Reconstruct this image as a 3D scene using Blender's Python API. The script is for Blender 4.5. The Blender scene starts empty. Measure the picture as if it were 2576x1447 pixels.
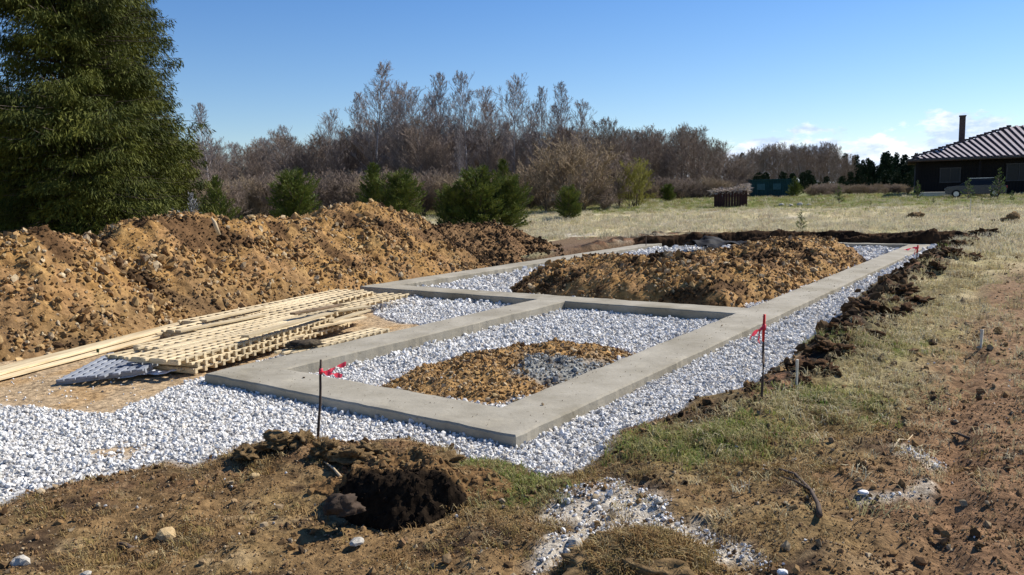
import bpy, bmesh, math, random
import numpy as np
from mathutils import Vector, Matrix, Euler
rnd = random.Random(7)
rng = np.random.default_rng(11)
scene = bpy.context.scene
col = scene.collection

# ------------------------------------------------------------------ camera
HC = 1.9
R3 = np.array([[0.99966596, 0.02584502, 0.0],
               [-0.00313869, 0.12140228, -0.99259843],
               [-0.02565373, 0.99226686, 0.12144285]])
cam = bpy.data.cameras.new('camera')
cam.sensor_width = 36.0
cam.lens = 36.0 * 1936.4 / 2576.0
cam.clip_start = 0.1
cam.clip_end = 9000
camo = bpy.data.objects.new('camera', cam)
col.objects.link(camo)
mw = Matrix([list(R3[0]) + [0], list(R3[1]) + [0], list(R3[2]) + [HC], [0, 0, 0, 1]])
camo.matrix_world = mw
scene.camera = camo

# ------------------------------------------------------------------ sky, sun, exposure
SUN_AZ, SUN_EL = 60.0, 41.0
world = bpy.data.worlds.new('World')
scene.world = world
world.use_nodes = True
nt = world.node_tree
nt.nodes.clear()
def N(t, kind, **kw):
    n = t.nodes.new(kind)
    for k, v in kw.items():
        setattr(n, k, v)
    return n
def setin(n, **kw):
    for k, v in kw.items():
        n.inputs[k.replace('_', ' ')].default_value = v
def math_node(t, op, a, b=None, clamp=False):
    n = N(t, 'ShaderNodeMath', operation=op, use_clamp=clamp)
    for i, v in enumerate((a, b)):
        if v is None: continue
        if isinstance(v, (int, float)): n.inputs[i].default_value = v
        else: t.links.new(v, n.inputs[i])
    return n.outputs[0]
sky = N(nt, 'ShaderNodeTexSky', sky_type='NISHITA', sun_disc=False)
sky.sun_elevation = math.radians(SUN_EL)
sky.sun_rotation = math.radians(SUN_AZ)
sky.air_density = 1.0
sky.dust_density = 0.0
sky.ozone_density = 3.5
tc = N(nt, 'ShaderNodeTexCoord')
sep = N(nt, 'ShaderNodeSeparateXYZ')
nt.links.new(tc.outputs['Generated'], sep.inputs[0])
# low cumulus bank standing on the horizon
mp = N(nt, 'ShaderNodeMapping')
mp.inputs['Scale'].default_value = (8.0, 8.0, 20.0)
mp.inputs['Location'].default_value = (0.35, 0.0, 0.2)
nt.links.new(tc.outputs['Generated'], mp.inputs[0])
nz = N(nt, 'ShaderNodeTexNoise')
setin(nz, Scale=1.6, Detail=9.0, Roughness=0.62)
nt.links.new(mp.outputs[0], nz.inputs['Vector'])
azf = math_node(nt, 'MULTIPLY_ADD', sep.outputs[0], 0.22)   # bank reaches highest toward the east
azf.node.inputs[2].default_value = -0.016
azf = math_node(nt, 'MINIMUM', azf, 0.068)
top = math_node(nt, 'SUBTRACT', azf, sep.outputs[2])
dens = math_node(nt, 'ADD', math_node(nt, 'MULTIPLY', top, 16.0), math_node(nt, 'MULTIPLY', math_node(nt, 'SUBTRACT', nz.outputs[0], 0.5), 2.6))
dens = math_node(nt, 'MULTIPLY', dens, 5.0, clamp=True)
nz2 = N(nt, 'ShaderNodeTexNoise')
setin(nz2, Scale=3.0, Detail=6.0, Roughness=0.6)
nt.links.new(mp.outputs[0], nz2.inputs['Vector'])
cr = N(nt, 'ShaderNodeValToRGB')
cr.color_ramp.elements[0].position = 0.38; cr.color_ramp.elements[0].color = (5.2, 6.4, 8.8, 1)
cr.color_ramp.elements[1].position = 0.62; cr.color_ramp.elements[1].color = (10.0, 10.4, 11.0, 1)
nt.links.new(nz2.outputs[0], cr.inputs[0])
mixc = N(nt, 'ShaderNodeMix', data_type='RGBA')
nt.links.new(math_node(nt, 'MULTIPLY', dens, 0.9), mixc.inputs[0])
elev = math_node(nt, 'MULTIPLY', sep.outputs[2], 3.2, clamp=True)      # clear spring air: deeper blue overhead
tint = N(nt, 'ShaderNodeMix', data_type='RGBA')
tint.inputs[6].default_value = (0.98, 0.98, 1.0, 1); tint.inputs[7].default_value = (0.47, 0.76, 1.08, 1)
nt.links.new(elev, tint.inputs[0])
mul = N(nt, 'ShaderNodeMix', data_type='RGBA', blend_type='MULTIPLY'); mul.inputs[0].default_value = 1.0
nt.links.new(sky.outputs[0], mul.inputs[6]); nt.links.new(tint.outputs[2], mul.inputs[7])
nt.links.new(mul.outputs[2], mixc.inputs[6])
nt.links.new(cr.outputs[0], mixc.inputs[7])
bg = N(nt, 'ShaderNodeBackground')
bg.inputs[1].default_value = 0.083
nt.links.new(mixc.outputs[2], bg.inputs[0])
wo = N(nt, 'ShaderNodeOutputWorld')
nt.links.new(bg.outputs[0], wo.inputs[0])

sun = bpy.data.lights.new('sun', 'SUN')
sun.energy = 5.0
sun.angle = math.radians(0.55)
sun.color = (1.0, 0.95, 0.87)
suno = bpy.data.objects.new('sun', sun)
col.objects.link(suno)
sa, se = math.radians(SUN_AZ), math.radians(SUN_EL)
sdir = Vector((math.sin(sa) * math.cos(se), math.cos(sa) * math.cos(se), math.sin(se)))
suno.rotation_euler = sdir.to_track_quat('Z', 'Y').to_euler()
suno.location = sdir * 50
vs = scene.view_settings
scene.display_settings.display_device = 'sRGB'
vs.view_transform = 'Standard'; vs.look = 'None'; vs.exposure = 0.55; vs.gamma = 1.0
vs.use_curve_mapping = False
scene.cycles.use_denoising = True
scene.cycles.max_bounces = 6

# ------------------------------------------------------------------ helpers
W2, H2, FP = 1288.0, 723.5, 1936.4
def ray(px, py):
    v = R3 @ np.array([px - W2, -(py - H2), -FP])
    return v
def at(px, py, z=0.0):
    d = ray(px, py); t = (z - HC) / d[2]
    return np.array([d[0] * t, d[1] * t])
def atd(px, py, d):          # point at horizontal distance d on the sight line
    v = ray(px, py); v = v / math.hypot(v[0], v[1]) * d
    return np.array([v[0], v[1], HC + v[2]])
TH = math.radians(36.0236)
AX = np.array([math.sin(TH), math.cos(TH)]); BX = np.array([math.cos(TH), -math.sin(TH)])
B0 = np.array([0.0, 5.904])
def st(s, t):
    return B0 + AX * s + BX * t
def to_st(x, y):
    rx, ry = x - B0[0], y - B0[1]
    return rx * AX[0] + ry * AX[1], rx * BX[0] + ry * BX[1]

def _h(ix, iy, seed):
    n = (ix.astype(np.int64) * 374761393 + iy.astype(np.int64) * 668265263 + seed * 982451653) & 0xffffffff
    n = ((n ^ (n >> 13)) * 1274126177) & 0xffffffff
    return (n ^ (n >> 16)) & 0xffffffff
def vnoise(x, y, seed=0):      # gradient noise, about -0.7 .. 0.7
    x = np.asarray(x, float); y = np.asarray(y, float)
    ix, iy = np.floor(x).astype(np.int64), np.floor(y).astype(np.int64)
    fx, fy = x - ix, y - iy
    def g(dx, dy):
        a = _h(ix + dx, iy + dy, seed) * (2 * math.pi / 4294967296.0)
        return np.cos(a) * (fx - dx) + np.sin(a) * (fy - dy)
    u = fx * fx * fx * (fx * (fx * 6 - 15) + 10); v = fy * fy * fy * (fy * (fy * 6 - 15) + 10)
    a = g(0, 0) * (1 - u) + g(1, 0) * u
    b = g(0, 1) * (1 - u) + g(1, 1) * u
    return a * (1 - v) + b * v
def fbm(x, y, f, o=4, seed=0, gain=0.5):
    r = 0; a = 1.0
    for i in range(o):
        r = r + a * vnoise(np.asarray(x) * f + 17.3 * i, np.asarray(y) * f - 9.1 * i, seed + i)
        f *= 2.03; a *= gain
    return r
def sstep(a, b, x):
    t = np.clip((x - a) / (b - a), 0, 1)
    return t * t * (3 - 2 * t)
def sdf(poly, x, y):           # positive inside
    poly = np.asarray(poly); n = len(poly)
    d = np.full(np.shape(x), 1e9); c = np.zeros(np.shape(x), bool)
    for i in range(n):
        ax, ay = poly[i]; bx, by = poly[(i + 1) % n]
        ex, ey = bx - ax, by - ay
        wx, wy = x - ax, y - ay
        t = np.clip((wx * ex + wy * ey) / (ex * ex + ey * ey + 1e-12), 0, 1)
        d = np.minimum(d, (wx - ex * t) ** 2 + (wy - ey * t) ** 2)
        cond = ((ay > y) != (by > y)) & (x < (bx - ax) * (y - ay) / (by - ay + 1e-12) + ax)
        c ^= cond
    return np.where(c, 1, -1) * np.sqrt(d)

def tag(o, label=None, cat=None, group=None, kind=None):
    if label: o['label'] = label
    if cat: o['category'] = cat
    if group: o['group'] = group
    if kind: o['kind'] = kind
    return o
def link(name, me, m=None, parent=None, loc=None, rot=None):
    o = bpy.data.objects.new(name, me); col.objects.link(o)
    if m is not None and me is not None and not me.materials: me.materials.append(m)
    if parent is not None: o.parent = parent
    if loc is not None: o.location = loc
    if rot is not None: o.rotation_euler = rot
    return o
def empty(name, loc, rz=0.0):
    o = bpy.data.objects.new(name, None); col.objects.link(o)
    o.location = loc; o.rotation_euler = (0, 0, rz); o.empty_display_size = 0.2
    return o
def np_mesh(name, V, F, smooth=False):
    me = bpy.data.meshes.new(name)
    V = np.ascontiguousarray(V, np.float32); F = np.ascontiguousarray(F, np.int32)
    k = F.shape[1]
    me.vertices.add(len(V)); me.vertices.foreach_set('co', V.ravel())
    me.loops.add(F.size); me.loops.foreach_set('vertex_index', F.ravel())
    me.polygons.add(len(F))
    me.polygons.foreach_set('loop_start', np.arange(0, F.size, k, dtype=np.int32))
    me.polygons.foreach_set('loop_total', np.full(len(F), k, np.int32))
    me.update(calc_edges=True)
    me.polygons.foreach_set('use_smooth', np.full(len(F), smooth))
    return me
def set_col(me, C, name='col'):
    a = me.color_attributes.new(name, 'FLOAT_COLOR', 'POINT')
    c = np.ones((len(me.vertices), 4), np.float32); c[:, :3] = C
    a.data.foreach_set('color', c.ravel())
def bm_mesh(name, bm, smooth=False):
    me = bpy.data.meshes.new(name); bm.to_mesh(me); bm.free()
    if smooth:
        for p in me.polygons: p.use_smooth = True
    return me
def box(bm, c, s, rz=0.0, ry=0.0, rx=0.0, taper=0.0, bev=0.0):
    m = Matrix.Translation(c) @ Euler((rx, ry, rz)).to_matrix().to_4x4() @ Matrix.Diagonal((s[0], s[1], s[2], 1))
    r = bmesh.ops.create_cube(bm, size=1.0, matrix=m)
    if bev:
        es = list({e for v in r['verts'] for e in v.link_edges})
        bmesh.ops.bevel(bm, geom=es, offset=bev, segments=1, affect='EDGES')
    return r
def prism(bm, pts, y0, y1):    # outline in x,z extruded along y
    a = [bm.verts.new((p[0], y0, p[1])) for p in pts]
    b = [bm.verts.new((p[0], y1, p[1])) for p in pts]
    n = len(pts)
    bm.faces.new(a); bm.faces.new(b[::-1])
    for i in range(n):
        bm.faces.new((a[i], b[i], b[(i + 1) % n], a[(i + 1) % n]))

def mat(name, c1, c2=None, rough=0.85, scale=6.0, detail=5.0, rand=0.0, bump=0.0, bscale=None, attr=None, c3=None, coord='Object', spec=0.25, trans=0.0, stretch=None, metallic=0.0, randc=None, hard=0.0):
    m = bpy.data.materials.new(name); m.use_nodes = True
    t = m.node_tree; b = t.nodes['Principled BSDF']
    b.inputs['Roughness'].default_value = rough
    b.inputs['Specular IOR Level'].default_value = spec
    b.inputs['Metallic'].default_value = metallic
    cc = N(t, 'ShaderNodeTexCoord'); vec = cc.outputs[coord]
    if stretch:
        mpn = N(t, 'ShaderNodeMapping'); mpn.inputs['Scale'].default_value = stretch
        t.links.new(vec, mpn.inputs[0]); vec = mpn.outputs[0]
    n1 = N(t, 'ShaderNodeTexNoise'); setin(n1, Scale=scale, Detail=detail, Roughness=0.62)
    t.links.new(vec, n1.inputs['Vector'])
    ramp = N(t, 'ShaderNodeValToRGB')
    w = 0.16 - 0.12 * hard
    ramp.color_ramp.elements[0].position = 0.5 - w; ramp.color_ramp.elements[1].position = 0.5 + w
    t.links.new(n1.outputs[0], ramp.inputs[0])
    if attr:
        at_ = N(t, 'ShaderNodeAttribute'); at_.attribute_name = attr
        ramp.color_ramp.elements[0].color = (*c1, 1); ramp.color_ramp.elements[1].color = (*(c2 or c1), 1)
        mx = N(t, 'ShaderNodeMix', data_type='RGBA', blend_type='MULTIPLY'); mx.inputs[0].default_value = 1.0
        t.links.new(at_.outputs['Color'], mx.inputs[6]); t.links.new(ramp.outputs[0], mx.inputs[7]); out = mx.outputs[2]
    else:
        ramp.color_ramp.elements[0].color = (*c1, 1); ramp.color_ramp.elements[1].color = (*(c2 or c1), 1)
        out = ramp.outputs[0]
    if rand or randc:
        oi = N(t, 'ShaderNodeObjectInfo')
        if randc:
            rr = N(t, 'ShaderNodeValToRGB'); rr.color_ramp.interpolation = 'LINEAR'
            el = rr.color_ramp.elements
            el[0].position = 0; el[0].color = (*randc[0], 1); el[1].position = 1; el[1].color = (*randc[-1], 1)
            for i, c in enumerate(randc[1:-1]):
                e = el.new((i + 1) / (len(randc) - 1)); e.color = (*c, 1)
            t.links.new(oi.outputs['Random'], rr.inputs[0])
            mx = N(t, 'ShaderNodeMix', data_type='RGBA', blend_type='MULTIPLY'); mx.inputs[0].default_value = 1.0
            t.links.new(out, mx.inputs[6]); t.links.new(rr.outputs[0], mx.inputs[7]); out = mx.outputs[2]
        if rand:
            v = math_node(t, 'MULTIPLY_ADD', oi.outputs['Random'], 2 * rand); v.node.inputs[2].default_value = 1 - rand
            hs = N(t, 'ShaderNodeHueSaturation'); t.links.new(v, hs.inputs['Value']); t.links.new(out, hs.inputs['Color']); out = hs.outputs[0]
    t.links.new(out, b.inputs['Base Color'])
    if bump:
        n2 = N(t, 'ShaderNodeTexNoise'); setin(n2, Scale=bscale or scale * 3, Detail=6.0, Roughness=0.65)
        t.links.new(vec, n2.inputs['Vector'])
        bp = N(t, 'ShaderNodeBump'); bp.inputs['Strength'].default_value = 0.8; bp.inputs['Distance'].default_value = bump
        t.links.new(n2.outputs[0], bp.inputs['Height']); t.links.new(bp.outputs[0], b.inputs['Normal'])
    if trans:
        tr = N(t, 'ShaderNodeBsdfTranslucent'); t.links.new(out, tr.inputs['Color'])
        ms = N(t, 'ShaderNodeMixShader'); ms.inputs[0].default_value = trans
        o = t.nodes['Material Output']
        t.links.new(b.outputs[0], ms.inputs[1]); t.links.new(tr.outputs[0], ms.inputs[2]); t.links.new(ms.outputs[0], o.inputs[0])
    return m

def scatter(name, P, rot, scl, protos, label, cat=None, parent=None, idx=None):
    P = np.asarray(P, np.float32); n = len(P)
    me = bpy.data.meshes.new(name); me.vertices.add(n); me.vertices.foreach_set('co', P.ravel())
    a = me.attributes.new('rot', 'FLOAT_VECTOR', 'POINT'); a.data.foreach_set('vector', np.asarray(rot, np.float32).ravel())
    scl = np.asarray(scl, np.float32)
    if scl.ndim == 1: scl = np.repeat(scl[:, None], 3, 1)
    a = me.attributes.new('scl', 'FLOAT_VECTOR', 'POINT'); a.data.foreach_set('vector', np.ascontiguousarray(scl).ravel())
    if idx is None: idx = rng.integers(0, len(protos), n)
    a = me.attributes.new('pick', 'INT', 'POINT'); a.data.foreach_set('value', np.asarray(idx, np.int32))
    me.update()
    pc = bpy.data.collections.new(name + '_sources')
    for i, p in enumerate(protos):
        po = bpy.data.objects.new(name + '_source_%02d' % i, p); pc.objects.link(po)
    o = link(name, me, None, parent)
    for p in protos:
        for m in p.materials:
            if m.name not in [q.name for q in me.materials]: me.materials.append(m)
    g = bpy.data.node_groups.new(name, 'GeometryNodeTree')
    g.interface.new_socket('Geometry', in_out='INPUT', socket_type='NodeSocketGeometry')
    g.interface.new_socket('Geometry', in_out='OUTPUT', socket_type='NodeSocketGeometry')
    gi, go = g.nodes.new('NodeGroupInput'), g.nodes.new('NodeGroupOutput')
    ip = g.nodes.new('GeometryNodeInstanceOnPoints'); ci = g.nodes.new('GeometryNodeCollectionInfo')
    ci.inputs['Collection'].default_value = pc; ci.inputs['Separate Children'].default_value = True; ci.inputs['Reset Children'].default_value = True
    def na(nm, ty):
        x = g.nodes.new('GeometryNodeInputNamedAttribute'); x.data_type = ty; x.inputs['Name'].default_value = nm; return x.outputs['Attribute']
    er = g.nodes.new('FunctionNodeEulerToRotation')
    L = g.links.new
    L(na('rot', 'FLOAT_VECTOR'), er.inputs[0]); L(er.outputs[0], ip.inputs['Rotation'])
    L(na('scl', 'FLOAT_VECTOR'), ip.inputs['Scale']); L(na('pick', 'INT'), ip.inputs['Instance Index'])
    ip.inputs['Pick Instance'].default_value = True
    L(gi.outputs[0], ip.inputs['Points']); L(ci.outputs[0], ip.inputs['Instance']); L(ip.outputs[0], go.inputs[0])
    md = o.modifiers.new('scatter', 'NODES'); md.node_group = g
    tag(o, label, cat, kind='stuff')
    return o
def rock_mesh(name, seed, sub=1, squash=0.7, rough=0.35, m=None):
    r = random.Random(seed); bm = bmesh.new()
    bmesh.ops.create_icosphere(bm, subdivisions=sub, radius=0.5)
    ph = [Vector((r.uniform(-1, 1), r.uniform(-1, 1), r.uniform(-1, 1))).normalized() for _ in range(6)]
    for v in bm.verts:
        k = 1 + rough * sum(math.sin(3.2 * v.co.dot(p) * 2 + i * 1.7) for i, p in enumerate(ph)) / 4 + r.uniform(-rough, rough) * 0.35
        v.co = v.co * k; v.co.z *= squash
    me = bm_mesh(name, bm)
    if m: me.materials.append(m)
    return me

# ------------------------------------------------------------------ ground shape
def pxs(l, z): return [at(a, b, z) for a, b in l]
RIGHT_EDGE = [(1280, 1165), (1310, 1185), (1370, 1205), (1430, 1200), (1490, 1180), (1520, 1140), (1560, 1095), (1620, 1082), (1750, 1032), (1830, 1020), (1900, 988), (1990, 930), (2040, 882), (2090, 840), (2130, 790), (2180, 752), (2240, 720), (2304, 690), (2340, 655), (2385, 627)]
NEAR_EDGE = [(-400, 1400), (-100, 1310), (0, 1275), (60, 1240), (180, 1215), (320, 1190), (420, 1165), (480, 1177), (560, 1162), (640, 1130), (720, 1100), (800, 1112), (850, 1122), (900, 1127), (1020, 1112), (1100, 1130), (1150, 1135), (1180, 1160)]
PIT = pxs(NEAR_EDGE + RIGHT_EDGE, -0.1) + [st(23.6, 1.2), st(24.2, 0.6), st(24.3, -9.05), st(18.5, -9.1), st(14, -9.2), st(12, -12), st(-3, -13), st(-9, -10)]
PIT = np.array(PIT)
SAND = np.array(pxs([(-400, 1040), (0, 1022), (150, 1040), (280, 1042), (380, 1002), (470, 962), (520, 950), (700, 890), (900, 850), (1050, 832), (1075, 815), (960, 800), (925, 770), (905, 722), (700, 740), (520, 760), (0, 850), (-500, 900)], -0.12))
MOUND = np.array([st(0.95, -2.45), st(1.9, -2.75), st(3.1, -2.6), st(3.9, -2.1), st(3.9, -1.2), st(3.7, -0.85), st(2.3, -0.8), st(1.4, -0.85), st(0.95, -1.1), st(0.85, -1.7)])
WHITE = np.array(pxs([(1380, 1230), (1470, 1195), (1560, 1185), (1640, 1215), (1680, 1280), (1760, 1290), (1830, 1340), (1920, 1370), (1930, 1410), (1800, 1395), (1700, 1360), (1600, 1320), (1500, 1330), (1420, 1370), (1330, 1390), (1350, 1330), (1440, 1290), (1370, 1260)], 0.02))
WH2 = np.array(pxs([(2245, 1120), (2290, 1112), (2350, 1140), (2385, 1165), (2340, 1175), (2290, 1150), (2250, 1145)], 0.05))
WH3 = np.array(pxs([(2150, 1240), (2250, 1240), (2330, 1205), (2360, 1220), (2340, 1245), (2250, 1262), (2160, 1258)], 0.05))
STREAK = np.array(pxs([(230, 1135), (300, 1122), (400, 1112), (395, 1135), (330, 1150), (250, 1155)], -0.1))
REDSOIL = np.array(pxs([(1370, 612), (1430, 602), (1500, 603), (1590, 600), (1600, 607), (1560, 615), (1450, 634), (1380, 645)], 0.05))
def strips_mask(x, y, g=0.0):
    s, t = to_st(x, y)
    m = (s > -g) & (s < 0.6 + g) & (t > -4.26 - g) & (t < g)
    m |= (s > -g) & (s < 22.5 + g) & (t > -0.6 - g) & (t < g)
    m |= (s > -g) & (s < 7 + g) & (t > -4.26 - g) & (t < -3.66 + g)
    m |= (s > 6.6 - g) & (s < 7.2 + g) & (t > -8.85 - g) & (t < g)
    m |= (s > 6.6 - g) & (s < 22.5 + g) & (t > -8.85 - g) & (t < -8.25 + g)
    m |= (s > 21.9 - g) & (s < 22.5 + g) & (t > -8.85 - g) & (t < g)
    return m
def zout(x, y):
    s, t = to_st(x, y); d = np.hypot(x, y)
    z = -0.10 + 0.15 * sstep(-0.6, 3.0, x) + 0.12 * sstep(7, 20, d)
    z = z + 0.5 * sstep(30, 85, d)
    z = z + 1.2 * sstep(170, 700, d)
    z = z + 0.10 * fbm(x, y, 0.12, 3, 5) * sstep(3, 12, d)
    return z
def Tz(x, y, micro=True):
    x = np.asarray(x, float); y = np.asarray(y, float)
    d = np.hypot(x, y)
    p = sdf(PIT, x, y) + 0.10 * fbm(x, y, 1.6, 3, 21)
    s, t = to_st(x, y)
    zi = -0.105 - 0.05 * ((s > 0.3) & (t < -0.3)) + 0.03 * fbm(x, y, 0.9, 3, 31) + 0.012 * fbm(x, y, 5, 2, 33)
    # outside the strips the gravel is ramped a little towards the edge
    zo = zout(x, y)
    w = sstep(-0.12, 0.16, p)
    lip = 0.05 * np.exp(-((p + 0.35) / 0.28) ** 2) * (0.5 + 1.3 * np.clip(fbm(x, y, 1.1, 3, 41) + 0.2, 0, 1)) * sstep(20, 12, d)
    # thrown-up topsoil along the right-hand edge of the pit
    berm = np.exp(-((p + 0.42) / 0.33) ** 2) * sstep(1.8, 3.5, x) * sstep(6.3, 8, y) * (s < 23) * (0.08 + 0.20 * fbm(x, y, 1.7, 3, 43))
    z = zo * (1 - w) + zi * w + (lip + np.maximum(berm, 0)) * (1 - w)
    m = sdf(MOUND, x, y)
    z = z + 0.11 * sstep(-0.15, 0.45, m + 0.12 * fbm(x, y, 2.2, 3, 51)) * (1 + 0.8 * fbm(x, y, 3.0, 3, 53)) * (p > 0)
    gx, gy = at(640, 1065, -0.1)
    z = z + 0.05 * np.exp(-(((x + 1.9) / 0.9) ** 2 + ((y - 5.9) / 0.4) ** 2))
    if micro:
        out = 1 - w
        z = z + out * sstep(16, 8, d) * (0.2 + 0.8 * sstep(0.0, 0.9, -p)) * (0.062 * fbm(x, y, 2.2, 4, 61, 0.6) + 0.03 * np.abs(fbm(x, y, 9, 3, 65, 0.6)))
        z = z + out * 0.05 * fbm(x, y, 0.8, 3, 67) * sstep(60, 10, d)
        # wheel ruts of the track on the right
        tr = x - 0.62 * y
        z = z - out * 0.055 * (np.exp(-((tr + 0.15) / 0.13) ** 2) + np.exp(-((tr - 1.3) / 0.15) ** 2)) * sstep(3, 4, y) * sstep(26, 15, y)
        z = z + 0.03 * fbm(x, y, 4, 3, 71) * sstep(0.0, 0.2, m)
    return z
def gravel_mask(x, y):
    p = sdf(PIT, x, y) + 0.08 * fbm(x, y, 2.5, 3, 22)
    m = (p > 0.02) & (sdf(SAND, x, y) + 0.12 * fbm(x, y, 2.0, 3, 23) < 0) & (sdf(MOUND, x, y) + 0.10 * fbm(x, y, 3.0, 3, 24) < 0)
    m &= (sdf(STREAK, x, y) + 0.22 * fbm(x, y, 3.5, 4, 25) < 0.02) | (rng.random(np.shape(x)) < .22)
    s, t = to_st(x, y)
    m &= (t > -8.9) | (s < 3)
    m &= t < 1.3 + 2.5 * (s < 1)
    return m & ~strips_mask(x, y, -0.02)

def lin(r, g, b): return np.array([(c / 255.0) ** 2.2 for c in (r, g, b)])
def ground_colour(x, y):
    d = np.hypot(x, y)
    s, t = to_st(x, y)
    n = x.size
    brown = np.array([0.205, 0.13, 0.06]); moss = np.array([0.215, 0.145, 0.065]); dark = np.array([0.030, 0.019, 0.012])
    straw = np.array([0.46, 0.395, 0.23]); olive = np.array([0.26, 0.235, 0.09]); green = np.array([0.13, 0.19, 0.04])
    path = np.array([0.215, 0.125, 0.068]); sand = np.array([0.42, 0.31, 0.19]); grav = np.array([0.46, 0.45, 0.43]); pale = np.array([0.50, 0.45, 0.37])
    ochre = np.array([0.36, 0.215, 0.085]); red = np.array([0.20, 0.105, 0.055])
    def mixc_(c, c2, w):
        return c * (1 - w[..., None]) + c2 * w[..., None]
    c = np.tile(brown, x.shape + (1,))
    c = mixc_(c, moss, sstep(-0.2, 0.3, fbm(x, y, 1.1, 4, 81)))
    c = mixc_(c, dark * 1.8, 0.9 * sstep(0.12, 0.4, fbm(x, y, 2.0, 5, 83)))
    c = mixc_(c, np.array([.36, .26, .14]), 0.7 * sstep(0.2, 0.5, fbm(x, y, 3.1, 4, 184)))
    right = sstep(0.9, 2.4, x - 0.05 * y + 0.4 * fbm(x, y, 1.0, 2, 84)) * 0.85
    c = mixc_(c, mixc_(np.tile(olive, x.shape + (1,)), straw, sstep(-0.3, 0.3, fbm(x, y, 0.9, 4, 85))), right * sstep(5.4, 8.5, y + 0.9 * fbm(x, y, 0.7, 2, 86)))
    tr = x - 0.62 * y
    pathw = sstep(-1.15, -0.1, tr + 0.6 * fbm(x, y, 0.8, 3, 87) - .10 * np.clip(y - 7, 0, 16)) * sstep(27, 15, y) * sstep(6.6, 4.2, tr)
    c = mixc_(c, path, pathw * 0.92)
    # field behind the pit
    far = sstep(15, 23, d)
    f = mixc_(np.tile(straw * 1.25, x.shape + (1,)), np.array([0.42, 0.38, 0.30]), sstep(-0.2, 0.4, fbm(x, y, 0.25, 4, 88)))
    f = mixc_(f, olive * 1.1, 0.7 * sstep(0.0, 0.4, fbm(x, y * 2.2, 0.11, 4, 89)))
    f = mixc_(f, np.array([0.16, 0.17, 0.06]), sstep(52, 60, d + 6 * fbm(x, y, 0.1, 2, 90)))
    c = mixc_(c, f, far)
    # green spots
    for (a, b, r) in [((1230, 1175), 0.0, 0.32), ((1800, 1100), 0.05, 0.42), ((2060, 1010), 0.08, 0.5), ((1330, 1215), 0.0, 0.25), ((2170, 870), 0.1, 0.6), ((1650, 1130), 0.0, 0.3)]:
        p0 = at(a[0], a[1], b)
        c = mixc_(c, green, 0.6 * np.exp(-(((x - p0[0]) ** 2 + (y - p0[1]) ** 2) / (r * r))))
    w = sstep(-0.06, 0.1, sdf(WHITE, x, y) + 0.13 * fbm(x, y, 2.6, 4, 91))
    c = mixc_(c, pale * 1.05, w * 0.95)
    for q in (WH2, WH3):
        c = mixc_(c, pale * 0.95, 0.8 * sstep(-0.03, 0.05, sdf(q, x, y) + 0.07 * fbm(x, y, 5, 3, 92)))
    rs = sdf(REDSOIL, x, y) + .35 * fbm(x, y, .9, 4, 190)
    c = mixc_(c, np.array([.13, .075, .045]), .9 * sstep(-.1, .3, rs))
    # dark cut topsoil round the pit
    p = sdf(PIT, x, y)
    e = np.exp(-((p + 0.32 + 0.15 * fbm(x, y, 1.3, 3, 93)) / 0.30) ** 2)
    ew = np.where(x > 2.0, 1.0, 0.5)
    c = mixc_(c, mixc_(np.tile(dark, x.shape + (1,)), red, sstep(-0.1, 0.4, fbm(x, y, 3, 3, 94))), np.clip(e * ew * 1.1, 0, 1) * sstep(-6, -2, x + 0.0 * y))
    pw = sstep(-0.10, 0.02, p + 0.10 * fbm(x, y, 1.6, 3, 21))
    pit = np.tile(grav, x.shape + (1,))
    pit = mixc_(pit, mixc_(np.tile(sand, x.shape + (1,)), ochre * 1.1, 0.6 * sstep(0.0, 0.5, fbm(x, y, 1.2, 4, 95))), sstep(-0.08, 0.08, sdf(SAND, x, y) + 0.12 * fbm(x, y, 2.0, 3, 23)))
    pit = mixc_(pit, sand, sstep(-0.05, 0.08, sdf(STREAK, x, y) + 0.22 * fbm(x, y, 3.5, 4, 25)))
    mo = sdf(MOUND, x, y) + 0.10 * fbm(x, y, 3.0, 3, 24)
    g0 = at(1420, 900, 0.05)
    mc = mixc_(np.tile(ochre, x.shape + (1,)), np.array([0.25, 0.25, 0.23]), sstep(0.75, 0.35, np.hypot(x - g0[0], (y - g0[1]) * 0.8) + 0.4 * fbm(x, y, 2, 3, 96)))
    mc = mixc_(mc, dark * 3, 0.5 * sstep(0.1, 0.4, fbm(x, y, 3.5, 3, 97)))
    pit = mixc_(pit, mc, sstep(-0.05, 0.05, mo))
    pit = mixc_(pit, dark * 1.5, ((s > 22.75) | (t > 1.45) & (s > 3)).astype(float) * 0.9)
    pit = mixc_(pit, np.array([0.12, 0.075, 0.042]), (t < -8.95).astype(float) * (s > 5))
    return mixc_(c, pit, pw)

def axis(segs):
    out = []
    for a, b, st_ in segs:
        n = max(1, int(round((b - a) / st_)))
        out.append(np.linspace(a, b, n, endpoint=False))
    out.append(np.array([segs[-1][1]]))
    return np.concatenate(out)
def grow(a, b, s0, k):
    v = [a]; s = s0
    while v[-1] < b:
        s *= k; v.append(v[-1] + s)
    return np.array(v[1:])
XA = axis([(-5, 6, 0.045), (6, 16, 0.085)])
XA = np.concatenate([-grow(5, 4000, 0.06, 1.09)[::-1], XA, grow(16, 4000, 0.1, 1.09)])
YA = axis([(2.6, 9.0, 0.042), (9.0, 16, 0.075), (16, 31, 0.15)])
YA = np.concatenate([-grow(-2.6, 300, 0.06, 1.2)[::-1], YA, grow(31, 6000, 0.2, 1.07)])
GX, GY = np.meshgrid(XA, YA)
GZ = Tz(GX, GY)
nx, ny = len(XA), len(YA)
ii = np.arange(nx * ny).reshape(ny, nx)
F = np.stack([ii[:-1, :-1], ii[:-1, 1:], ii[1:, 1:], ii[1:, :-1]], -1).reshape(-1, 4)
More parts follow.
